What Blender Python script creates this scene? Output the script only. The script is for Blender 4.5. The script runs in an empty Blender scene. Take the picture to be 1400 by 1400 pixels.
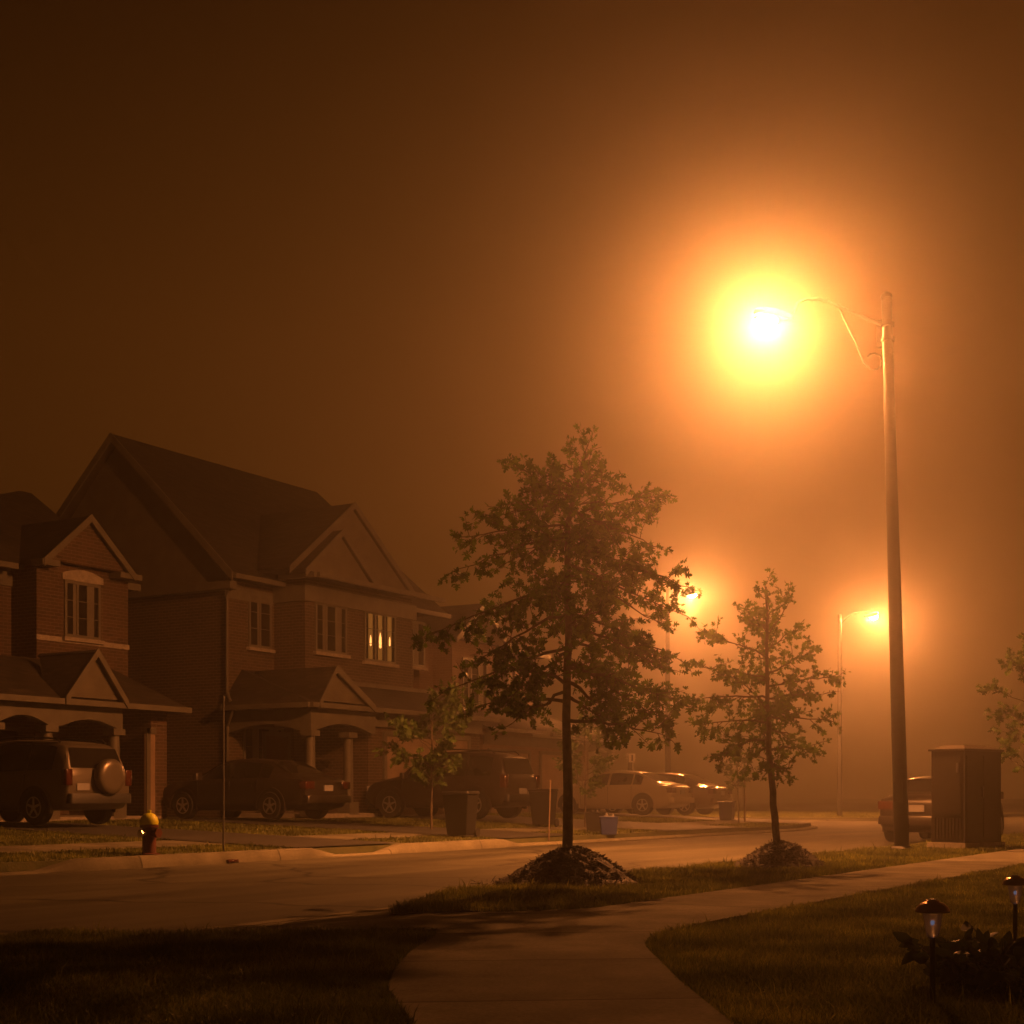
import bpy, bmesh, math, random
import numpy as np
from mathutils import Vector, Matrix
from mathutils.geometry import tessellate_polygon

random.seed(7)
rng = np.random.default_rng(7)
SC = bpy.context.scene
COL = SC.collection
SN, CS = 0.514496, 0.857493          # view axis lies in the direction (CS, SN); x runs along the street, y towards the houses
FPX, HOR, EYE = 2000.0, 1090.0, 1.0

# ------------------------------------------------------------------ camera, sky, exposure
cam = bpy.data.cameras.new("camera")
cam.sensor_width = 36.0
cam.lens = 36.0 * FPX / 1400.0
cam.shift_y = (HOR - 700.0) / 1400.0
cam.clip_start = 0.05
cam.clip_end = 2000.0
cam_ob = bpy.data.objects.new("camera", cam)
COL.objects.link(cam_ob)
cam_ob.location = (0, 0, EYE)
cam_ob.rotation_euler = (math.radians(90), 0, -math.atan2(CS, SN))
SC.camera = cam_ob

world = bpy.data.worlds.new("World")
SC.world = world
world.use_nodes = True
bg = world.node_tree.nodes["Background"]
# sodium sky glow of a foggy night, stronger towards the horizon
_nt = world.node_tree
_tc = _nt.nodes.new("ShaderNodeTexCoord"); _sx = _nt.nodes.new("ShaderNodeSeparateXYZ"); _rp = _nt.nodes.new("ShaderNodeValToRGB")
_nt.links.new(_tc.outputs["Generated"], _sx.inputs[0]); _nt.links.new(_sx.outputs[2], _rp.inputs[0]); _nt.links.new(_rp.outputs[0], bg.inputs[0])
_rp.color_ramp.elements[0].position = 0.0; _rp.color_ramp.elements[0].color = (0.058, 0.0160, 0.0018, 1)
_rp.color_ramp.elements[1].position = 0.56; _rp.color_ramp.elements[1].color = (0.012, 0.0032, 0.0003, 1)
_e = _rp.color_ramp.elements.new(0.30); _e.color = (0.052, 0.0140, 0.0015, 1)
# ... and brighter over the lit end of the street (towards +x)
_mr = _nt.nodes.new("ShaderNodeMapRange"); _mr.inputs[1].default_value = .55; _mr.inputs[2].default_value = .92; _mr.inputs[3].default_value = .78; _mr.inputs[4].default_value = 1.85
_nt.links.new(_sx.outputs[0], _mr.inputs[0]); _nt.links.new(_mr.outputs[0], bg.inputs[1])

SODIUM = (1.0, 0.288, 0.062)
LAMP_W = 11800.0
HAZE_DENSITY = 0.0068
HAZE_G = 0.92
SC.view_settings.view_transform = 'Standard'
SC.view_settings.look = 'None'
SC.view_settings.exposure = 0.0
SC.view_settings.gamma = 1.0
SC.cycles.use_denoising = True
SC.cycles.max_bounces = 6
SC.cycles.diffuse_bounces = 3
SC.cycles.glossy_bounces = 3
SC.cycles.transmission_bounces = 4
SC.cycles.volume_bounces = 1
SC.cycles.sample_clamp_indirect = 4.0

# ------------------------------------------------------------------ layout helpers
def ab(px, d):
    u = (px - 700.0) / FPX
    return (SN * u * d + CS * d, -CS * u * d + SN * d)
def dep_b(px, b): return b / (SN - CS * (px - 700.0) / FPX)
def dep_a(px, a): return a / (CS + SN * (px - 700.0) / FPX)
def a_on_b(px, b): return ab(px, dep_b(px, b))[0]
def b_on_a(px, a): return ab(px, dep_a(px, a))[1]
def zpx(py, d): return EYE + (HOR - py) * d / FPX
def z_on_b(px, py, b): return zpx(py, dep_b(px, b))
def lerp(a, b, t): return a + (b - a) * t

KERB_N, KERB_F = 7.6, 15.1
def far_front(a):
    xs = [-100, 40, 43, 46, 49, 51.5, 53.5, 54.8, 55.4]
    ys = [15.3, 15.3, 15.5, 16.2, 17.6, 19.6, 22.6, 27, 60]
    return float(np.interp(a, xs, ys))
def gz(a, b):
    """height of the ground surface"""
    if b < KERB_N: return 0.13
    f = far_front(a)
    if b >= f and a < 55.4:
        return 0.15 + 0.033 * min(max(b - f, 0), 9.0)
    return 0.0

# ------------------------------------------------------------------ materials
def new_mat(name):
    m = bpy.data.materials.new(name); m.use_nodes = True
    nt = m.node_tree
    return m, nt, nt.nodes["Principled BSDF"]
def nd(nt, t, **kw):
    n = nt.nodes.new(t)
    for k, v in kw.items():
        if k.startswith("_"): n.inputs[int(k[1:]) if k[1:].isdigit() else k[1:]].default_value = v
        else: setattr(n, k, v)
    return n
def ramp(nt, stops):
    r = nt.nodes.new("ShaderNodeValToRGB")
    e = r.color_ramp.elements
    e[0].position, e[0].color = stops[0][0], (*stops[0][1], 1)
    e[1].position, e[1].color = stops[-1][0], (*stops[-1][1], 1)
    for p, c in stops[1:-1]:
        x = e.new(p); x.color = (*c, 1)
    return r
def pos(nt, scale=(1, 1, 1)):
    g = nd(nt, "ShaderNodeNewGeometry")
    mp = nd(nt, "ShaderNodeMapping")
    mp.inputs["Scale"].default_value = scale
    nt.links.new(g.outputs["Position"], mp.inputs[0])
    return mp.outputs[0]
def objc(nt, scale=(1, 1, 1)):
    g = nd(nt, "ShaderNodeTexCoord")
    mp = nd(nt, "ShaderNodeMapping")
    mp.inputs["Scale"].default_value = scale
    nt.links.new(g.outputs["Object"], mp.inputs[0])
    return mp.outputs[0]
def noisy(name, c1, c2, scale=6.0, rough=0.8, bump=0.2, bscale=None, metallic=0.0, c3=None, coat=0.0, spec=0.5, detail=6, rvar=0.0):
    m, nt, p = new_mat(name)
    v = pos(nt)
    n = nd(nt, "ShaderNodeTexNoise", _Scale=scale, _Detail=detail)
    nt.links.new(v, n.inputs["Vector"])
    st = [(0.3, c1), (0.7, c2)]
    if c3: st = [(0.28, c1), (0.5, c2), (0.75, c3)]
    r = ramp(nt, st)
    nt.links.new(n.outputs[0], r.inputs[0]); nt.links.new(r.outputs[0], p.inputs["Base Color"])
    p.inputs["Roughness"].default_value = rough
    p.inputs["Metallic"].default_value = metallic
    p.inputs["Coat Weight"].default_value = coat
    p.inputs["Specular IOR Level"].default_value = spec
    if rvar:
        mr = nd(nt, "ShaderNodeMapRange")
        mr.inputs["To Min"].default_value = rough - rvar; mr.inputs["To Max"].default_value = rough + rvar
        nt.links.new(n.outputs[0], mr.inputs[0]); nt.links.new(mr.outputs[0], p.inputs["Roughness"])
    if bump:
        n2 = nd(nt, "ShaderNodeTexNoise", _Scale=bscale or scale * 8, _Detail=4.0)
        nt.links.new(v, n2.inputs["Vector"])
        b = nd(nt, "ShaderNodeBump", _Strength=bump, _Distance=0.02)
        nt.links.new(n2.outputs[0], b.inputs["Height"]); nt.links.new(b.outputs[0], p.inputs["Normal"])
    return m

def wall_coords(nt):
    """brick coordinates: along the wall and up, for walls facing x or y"""
    g = nd(nt, "ShaderNodeNewGeometry")
    s = nd(nt, "ShaderNodeSeparateXYZ"); nt.links.new(g.outputs["Position"], s.inputs[0])
    add = nd(nt, "ShaderNodeMath", operation='ADD')
    nt.links.new(s.outputs[0], add.inputs[0]); nt.links.new(s.outputs[1], add.inputs[1])
    c = nd(nt, "ShaderNodeCombineXYZ")
    nt.links.new(add.outputs[0], c.inputs[0]); nt.links.new(s.outputs[2], c.inputs[1])
    return c.outputs[0]
def brick(name, c1, c2, mortar):
    m, nt, p = new_mat(name)
    v = wall_coords(nt)
    t = nd(nt, "ShaderNodeTexBrick", _Scale=1.0)
    t.inputs["Color1"].default_value = (*c1, 1); t.inputs["Color2"].default_value = (*c2, 1)
    t.inputs["Mortar"].default_value = (*mortar, 1)
    t.inputs["Brick Width"].default_value = 0.24; t.inputs["Row Height"].default_value = 0.085
    t.inputs["Mortar Size"].default_value = 0.008; t.inputs["Bias"].default_value = 0.1
    nt.links.new(v, t.inputs["Vector"])
    n = nd(nt, "ShaderNodeTexNoise", _Scale=0.8, _Detail=5.0)
    g = nd(nt, "ShaderNodeNewGeometry"); nt.links.new(g.outputs["Position"], n.inputs["Vector"])
    mr = nd(nt, "ShaderNodeMapRange"); mr.inputs["To Min"].default_value = 0.7; mr.inputs["To Max"].default_value = 1.25
    nt.links.new(n.outputs[0], mr.inputs[0])
    mx = nd(nt, "ShaderNodeMix", data_type='RGBA', blend_type='MULTIPLY'); mx.inputs[0].default_value = 1.0
    nt.links.new(t.outputs["Color"], mx.inputs[6]); nt.links.new(mr.outputs[0], mx.inputs[7])
    nt.links.new(mx.outputs[2], p.inputs["Base Color"])
    b = nd(nt, "ShaderNodeBump", _Strength=0.6, _Distance=0.01); b.invert = True
    nt.links.new(t.outputs["Fac"], b.inputs["Height"]); nt.links.new(b.outputs[0], p.inputs["Normal"])
    p.inputs["Roughness"].default_value = 0.85
    return m
def shingles(name, c1, c2):
    m, nt, p = new_mat(name)
    g = nd(nt, "ShaderNodeNewGeometry")
    s = nd(nt, "ShaderNodeSeparateXYZ"); nt.links.new(g.outputs["Position"], s.inputs[0])
    add = nd(nt, "ShaderNodeMath", operation='ADD')
    nt.links.new(s.outputs[0], add.inputs[0]); nt.links.new(s.outputs[1], add.inputs[1])
    c = nd(nt, "ShaderNodeCombineXYZ")
    nt.links.new(add.outputs[0], c.inputs[0]); nt.links.new(s.outputs[2], c.inputs[1])
    t = nd(nt, "ShaderNodeTexBrick", _Scale=1.0)
    t.inputs["Color1"].default_value = (*c1, 1); t.inputs["Color2"].default_value = (*c2, 1)
    t.inputs["Mortar"].default_value = (c1[0] * .4, c1[1] * .4, c1[2] * .4, 1)
    t.inputs["Brick Width"].default_value = 0.3; t.inputs["Row Height"].default_value = 0.1
    t.inputs["Mortar Size"].default_value = 0.012
    nt.links.new(c.outputs[0], t.inputs["Vector"]); nt.links.new(t.outputs["Color"], p.inputs["Base Color"])
    b = nd(nt, "ShaderNodeBump", _Strength=0.5, _Distance=0.015); b.invert = True
    nt.links.new(t.outputs["Fac"], b.inputs["Height"]); nt.links.new(b.outputs[0], p.inputs["Normal"])
    p.inputs["Roughness"].default_value = 0.85
    return m
def lined(name, col, period, axis, depth=0.02, rough=0.6, var=0.2):
    """boards or panels: grooves at a regular spacing along one world axis"""
    m, nt, p = new_mat(name)
    g = nd(nt, "ShaderNodeNewGeometry")
    s = nd(nt, "ShaderNodeSeparateXYZ"); nt.links.new(g.outputs["Position"], s.inputs[0])
    d = nd(nt, "ShaderNodeMath", operation='DIVIDE'); d.inputs[1].default_value = period
    nt.links.new(s.outputs[axis], d.inputs[0])
    f = nd(nt, "ShaderNodeMath", operation='FRACT'); nt.links.new(d.outputs[0], f.inputs[0])
    b = nd(nt, "ShaderNodeBump", _Strength=0.8, _Distance=depth)
    nt.links.new(f.outputs[0], b.inputs["Height"]); nt.links.new(b.outputs[0], p.inputs["Normal"])
    n = nd(nt, "ShaderNodeTexNoise", _Scale=2.5, _Detail=5.0)
    nt.links.new(g.outputs["Position"], n.inputs["Vector"])
    r = ramp(nt, [(0.3, tuple(x * (1 - var) for x in col)), (0.7, tuple(x * (1 + var) for x in col))])
    nt.links.new(n.outputs[0], r.inputs[0]); nt.links.new(r.outputs[0], p.inputs["Base Color"])
    p.inputs["Roughness"].default_value = rough
    return m
def leaf_mat(name, c1, c2, rough=0.35, patchy=False):
    m, nt, p = new_mat(name)
    g = nd(nt, "ShaderNodeNewGeometry")
    r = ramp(nt, [(0.0, c1), (1.0, c2)])
    nt.links.new(g.outputs["Random Per Island"], r.inputs[0])
    nt.links.new(r.outputs[0], p.inputs["Base Color"])
    p.inputs["Roughness"].default_value = rough
    col = r.outputs[0]
    if patchy:
        n = nd(nt, "ShaderNodeTexNoise", _Scale=1.6, _Detail=5.0); nt.links.new(g.outputs["Position"], n.inputs["Vector"])
        r2 = ramp(nt, [(.34, (.7, .72, .6)), (.52, (1.5, 1.5, 1.3)), (.68, (2.9, 2.7, 2.2))]); nt.links.new(n.outputs[0], r2.inputs[0])
        mm = nd(nt, "ShaderNodeMix", data_type='RGBA', blend_type='MULTIPLY'); mm.inputs[0].default_value = 1
        nt.links.new(col, mm.inputs[6]); nt.links.new(r2.outputs[0], mm.inputs[7]); col = mm.outputs[2]
        nt.links.new(col, p.inputs["Base Color"])
    tr = nd(nt, "ShaderNodeBsdfTranslucent")
    nt.links.new(col, tr.inputs[0])
    mx = nd(nt, "ShaderNodeMixShader"); mx.inputs[0].default_value = 0.45
    nt.links.new(p.outputs[0], mx.inputs[1]); nt.links.new(tr.outputs[0], mx.inputs[2])
    nt.links.new(mx.outputs[0], nt.nodes["Material Output"].inputs["Surface"])
    return m
def emit(name, col, s):
    m = bpy.data.materials.new(name); m.use_nodes = True
    nt = m.node_tree; nt.nodes.clear()
    e = nd(nt, "ShaderNodeEmission"); e.inputs[0].default_value = (*col, 1); e.inputs[1].default_value = s
    o = nd(nt, "ShaderNodeOutputMaterial"); nt.links.new(e.outputs[0], o.inputs[0])
    return m
def lerp3(a, b, t): return tuple(x + (y - x) * t for x, y in zip(a, b))
def concrete(name, c1, c2, joint=None):
    m, nt, p = new_mat(name)
    v = pos(nt)
    n = nd(nt, "ShaderNodeTexNoise", _Scale=1.3, _Detail=8.0, _Roughness=0.65); nt.links.new(v, n.inputs["Vector"])
    n2 = nd(nt, "ShaderNodeTexNoise", _Scale=45.0, _Detail=3.0); nt.links.new(v, n2.inputs["Vector"])
    mixf = nd(nt, "ShaderNodeMath", operation='MULTIPLY_ADD'); mixf.inputs[1].default_value = 0.35
    nt.links.new(n2.outputs[0], mixf.inputs[0]); nt.links.new(n.outputs[0], mixf.inputs[2])
    r = ramp(nt, [(0.52, c1), (0.68, lerp3(c1, c2, .45)), (0.86, c2)])
    nt.links.new(mixf.outputs[0], r.inputs[0])
    last = r.outputs[0]
    bump_in = n2.outputs[0]
    if joint:
        s = nd(nt, "ShaderNodeSeparateXYZ"); nt.links.new(v, s.inputs[0])
        dt = nd(nt, "ShaderNodeVectorMath", operation='DOT_PRODUCT'); dt.inputs[1].default_value = (.80, .60, 0); nt.links.new(v, dt.inputs[0])
        far = nd(nt, "ShaderNodeMath", operation='GREATER_THAN'); far.inputs[1].default_value = 9.7; nt.links.new(s.outputs[0], far.inputs[0])
        sel = nd(nt, "ShaderNodeMix", data_type='FLOAT'); nt.links.new(far.outputs[0], sel.inputs[0]); nt.links.new(dt.outputs["Value"], sel.inputs[2]); nt.links.new(s.outputs[0], sel.inputs[3])
        d = nd(nt, "ShaderNodeMath", operation='PINGPONG'); d.inputs[1].default_value = joint / 2
        nt.links.new(sel.outputs[0], d.inputs[0])
        lt = nd(nt, "ShaderNodeMath", operation='LESS_THAN'); lt.inputs[1].default_value = 0.014
        nt.links.new(d.outputs[0], lt.inputs[0])
        fl = nd(nt, "ShaderNodeMath", operation='DIVIDE'); fl.inputs[1].default_value = joint; nt.links.new(sel.outputs[0], fl.inputs[0])
        f2 = nd(nt, "ShaderNodeMath", operation='FLOOR'); nt.links.new(fl.outputs[0], f2.inputs[0])
        wn = nd(nt, "ShaderNodeTexWhiteNoise", noise_dimensions='1D'); nt.links.new(f2.outputs[0], wn.inputs["W"])
        tone = nd(nt, "ShaderNodeMapRange"); tone.inputs["To Min"].default_value = .8; tone.inputs["To Max"].default_value = 1.18; nt.links.new(wn.outputs["Value"], tone.inputs[0])
        ml = nd(nt, "ShaderNodeMix", data_type='RGBA', blend_type='MULTIPLY'); ml.inputs[0].default_value = 1
        nt.links.new(last, ml.inputs[6]); nt.links.new(tone.outputs[0], ml.inputs[7]); last = ml.outputs[2]
        mx = nd(nt, "ShaderNodeMix", data_type='RGBA'); mx.inputs[7].default_value = (c1[0] * .4, c1[1] * .4, c1[2] * .4, 1)
        nt.links.new(lt.outputs[0], mx.inputs[0]); nt.links.new(last, mx.inputs[6]); last = mx.outputs[2]
    nt.links.new(last, p.inputs["Base Color"])
    b = nd(nt, "ShaderNodeBump", _Strength=0.35, _Distance=0.01)
    nt.links.new(bump_in, b.inputs["Height"]); nt.links.new(b.outputs[0], p.inputs["Normal"])
    p.inputs["Roughness"].default_value = 0.92
    p.inputs["Specular IOR Level"].default_value = 0.08
    return m
def asphalt(name):
    m, nt, p = new_mat(name)
    v = pos(nt)
    st = pos(nt, (0.12, 0.9, 1))
    n = nd(nt, "ShaderNodeTexNoise", _Scale=1.1, _Detail=7.0, _Roughness=0.6); nt.links.new(st, n.inputs["Vector"])
    n2 = nd(nt, "ShaderNodeTexNoise", _Scale=90.0, _Detail=3.0); nt.links.new(v, n2.inputs["Vector"])
    r = ramp(nt, [(0.3, (0.04, 0.038, 0.026)), (0.5, (0.075, 0.071, 0.05)), (0.70, (0.14, 0.133, 0.092))])
    nt.links.new(n.outputs[0], r.inputs[0])
    r2 = ramp(nt, [(0.35, (0.7, 0.7, 0.7)), (0.7, (1.3, 1.3, 1.3))]); nt.links.new(n2.outputs[0], r2.inputs[0])
    mx = nd(nt, "ShaderNodeMix", data_type='RGBA', blend_type='MULTIPLY'); mx.inputs[0].default_value = 1
    nt.links.new(r.outputs[0], mx.inputs[6]); nt.links.new(r2.outputs[0], mx.inputs[7])
    wz = nd(nt, "ShaderNodeTexNoise", _Scale=.8, _Detail=4.0); nt.links.new(v, wz.inputs["Vector"])
    wv = nd(nt, "ShaderNodeVectorMath", operation='ADD'); nt.links.new(v, wv.inputs[0]); nt.links.new(wz.outputs["Color"], wv.inputs[1])
    vo = nd(nt, "ShaderNodeTexVoronoi", feature='DISTANCE_TO_EDGE', _Scale=.22); nt.links.new(wv.outputs[0], vo.inputs["Vector"])
    cr = ramp(nt, [(0.0, (.3, .3, .3)), (.006, (.45, .45, .45)), (.011, (1, 1, 1))]); nt.links.new(vo.outputs["Distance"], cr.inputs[0])
    mc = nd(nt, "ShaderNodeMix", data_type='RGBA', blend_type='MULTIPLY'); mc.inputs[0].default_value = 1
    nt.links.new(mx.outputs[2], mc.inputs[6]); nt.links.new(cr.outputs[0], mc.inputs[7])
    nt.links.new(mc.outputs[2], p.inputs["Base Color"])
    mr = nd(nt, "ShaderNodeMapRange"); mr.inputs["To Min"].default_value = 0.6; mr.inputs["To Max"].default_value = 0.9
    p.inputs["Specular IOR Level"].default_value = 0.16
    nt.links.new(n.outputs[0], mr.inputs[0]); nt.links.new(mr.outputs[0], p.inputs["Roughness"])
    b = nd(nt, "ShaderNodeBump", _Strength=0.5, _Distance=0.008)
    nt.links.new(n2.outputs[0], b.inputs["Height"]); nt.links.new(b.outputs[0], p.inputs["Normal"])
    return m

M = dict(
    brick_a=brick("brick_dark_red", (.095, .05, .03), (.045, .026, .016), (.17, .145, .11)),
    brick_b=brick("brick_brown", (.095, .06, .037), (.045, .03, .019), (.17, .145, .11)),
    brick_c=brick("brick_tan", (.24, .15, .1), (.19, .12, .08), (.25, .2, .17)),
    roof=shingles("roof_shingle", (.055, .045, .036), (.016, .0135, .011)),
    siding=lined("siding", (.125, .111, .083), .14, 2, .015),
    trim=noisy("trim_paint", (.095, .088, .07), (.15, .139, .112), 3, .5, .05),
    window_frame=noisy("window_vinyl", (.115, .109, .09), (.165, .157, .13), 3, .45, 0),
    curtain=noisy("curtain_cloth", (.12, .11, .09), (.18, .165, .14), 2, .9, .1),
    stone=noisy("stone_base", (.25, .22, .19), (.4, .36, .3), 8, .9, .5),
    door=noisy("door_paint", (.09, .05, .035), (.12, .07, .05), 3, .45, .05),
    garage=lined("garage_door_panel", (.3, .22, .16), .52, 2, .02, .5),
    asphalt=asphalt("asphalt_road"),
    driveway=noisy("driveway_asphalt", (.035, .034, .033), (.06, .058, .055), 2.0, .7, .4, 70),
    concrete=concrete("walk_concrete", (.10, .094, .07), (.24, .226, .168), 1.52),
    kerb=concrete("kerb_concrete", (.12, .112, .08), (.25, .233, .165), 3.0),
    soil=noisy("lawn_soil", (.05, .06, .02), (.085, .095, .033), 5.0, .95, .6, 40, c3=(.12, .115, .05)),
    ground=noisy("open_ground", (.03, .035, .014), (.05, .05, .022), .3, .95, .3, 4),
    grass=leaf_mat("grass_blade", (.06, .078, .017), (.16, .165, .042), .55, True),
    leaf=leaf_mat("oak_leaf", (.035, .070, .010), (.12, .20, .026), .55),
    leaf_dark=leaf_mat("shrub_leaf", (.018, .03, .01), (.04, .055, .016), .45),
    bark=noisy("bark", (.06, .045, .03), (.13, .1, .07), 14, .9, .8, 40),
    mulch=noisy("mulch", (.018, .010, .006), (.038, .021, .012), 22, .7, 1.0, 60),
    steel=noisy("galvanised_steel", (.11, .11, .105), (.16, .16, .155), 5, .5, .08, metallic=.4),
    lamp_steel=noisy("dull_lamp_steel", (.035, .034, .032), (.055, .054, .05), 5, .55, .08, metallic=.2),
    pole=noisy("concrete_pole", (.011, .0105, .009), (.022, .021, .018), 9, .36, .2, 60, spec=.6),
    lamp_glass=emit("lamp_lens", SODIUM, LAMP_W),
    lamp_glass_far=emit("lamp_lens_far", SODIUM, LAMP_W * 1.1),
    bulb=emit("window_lamp_glow", (1.0, .38, .09), 2.8),
    glow=emit("lit_curtain", (1.0, .33, .05), .22),
    cabinet=noisy("cabinet_paint", (.024, .02, .015), (.036, .03, .022), 4, .5, .1),
    glass=None, tyre=noisy("tyre_rubber", (.012, .012, .012), (.022, .022, .022), 9, .8, .3),
    rim=noisy("alloy_rim", (.45, .45, .45), (.55, .55, .55), 4, .3, 0, metallic=.9),
    black=noisy("black_plastic", (.014, .014, .014), (.022, .022, .022), 6, .55, .15),
    bin=noisy("bin_plastic", (.012, .012, .013), (.02, .02, .021), 4, .5, .1),
    blue=noisy("blue_plastic", (.02, .035, .16), (.03, .05, .2), 4, .45, .1),
    tail=noisy("tail_lens", (.05, .012, .008), (.07, .018, .011), 6, .15, 0, coat=.5),
    clear=noisy("clear_lens", (.5, .5, .5), (.62, .62, .62), 6, .15, 0),
    plate=noisy("plate_white", (.26, .26, .27), (.33, .33, .34), 4, .4, 0),
    red_iron=noisy("hydrant_red", (.085, .018, .010), (.12, .026, .014), 8, .5, .2),
    yellow_iron=noisy("hydrant_yellow", (.62, .62, .02), (.72, .74, .03), 8, .5, .15),
    paint_silver=noisy("paint_champagne", (.12, .107, .088), (.15, .132, .108), 1.2, .32, 0, metallic=.4, coat=.6, rvar=.06),
    paint_dark=noisy("paint_charcoal", (.02, .016, .014), (.03, .024, .02), 1.2, .35, 0, coat=.6, rvar=.06),
    paint_black=noisy("paint_black", (.018, .013, .010), (.026, .02, .016), 1.2, .4, 0, coat=.5, rvar=.06),
    paint_beige=noisy("paint_beige", (.36, .32, .25), (.42, .37, .3), 1.2, .32, 0, metallic=.2, coat=.6, rvar=.06),
    paint_brown=noisy("paint_bronze", (.09, .06, .04), (.12, .08, .055), 1.2, .32, 0, metallic=.3, coat=.6, rvar=.06),
    copper=noisy("copper_cap", (.42, .25, .14), (.55, .34, .2), 18, .25, .1, metallic=.9),
    wood=noisy("stake_wood", (.16, .11, .07), (.24, .17, .11), 8, .8, .3),
    led=emit("led_glow", (.55, .62, 1.0), .22),
    sign=noisy("sign_sheet", (.6, .58, .55), (.7, .68, .65), 5, .4, 0),
)
def glass_mat(name, col, rough=0.06):
    m, nt, p = new_mat(name)
    v = pos(nt)
    n = nd(nt, "ShaderNodeTexNoise", _Scale=1.5, _Detail=3.0); nt.links.new(v, n.inputs["Vector"])
    r = ramp(nt, [(.3, col), (.7, tuple(c * 1.6 for c in col))])
    nt.links.new(n.outputs[0], r.inputs[0]); nt.links.new(r.outputs[0], p.inputs["Base Color"])
    p.inputs["Roughness"].default_value = rough
    p.inputs["IOR"].default_value = 1.5
    return m
M["glass"] = glass_mat("dark_window_glass", (.012, .011, .010))
m, nt, p = new_mat("clear_jar_plastic")
p.inputs["Base Color"].default_value = (.85, .85, .9, 1); p.inputs["Transmission Weight"].default_value = .7; p.inputs["Roughness"].default_value = .12
M["jar"] = m
M["wet"] = glass_mat("wet_asphalt", (.02, .019, .018), .04)

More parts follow.
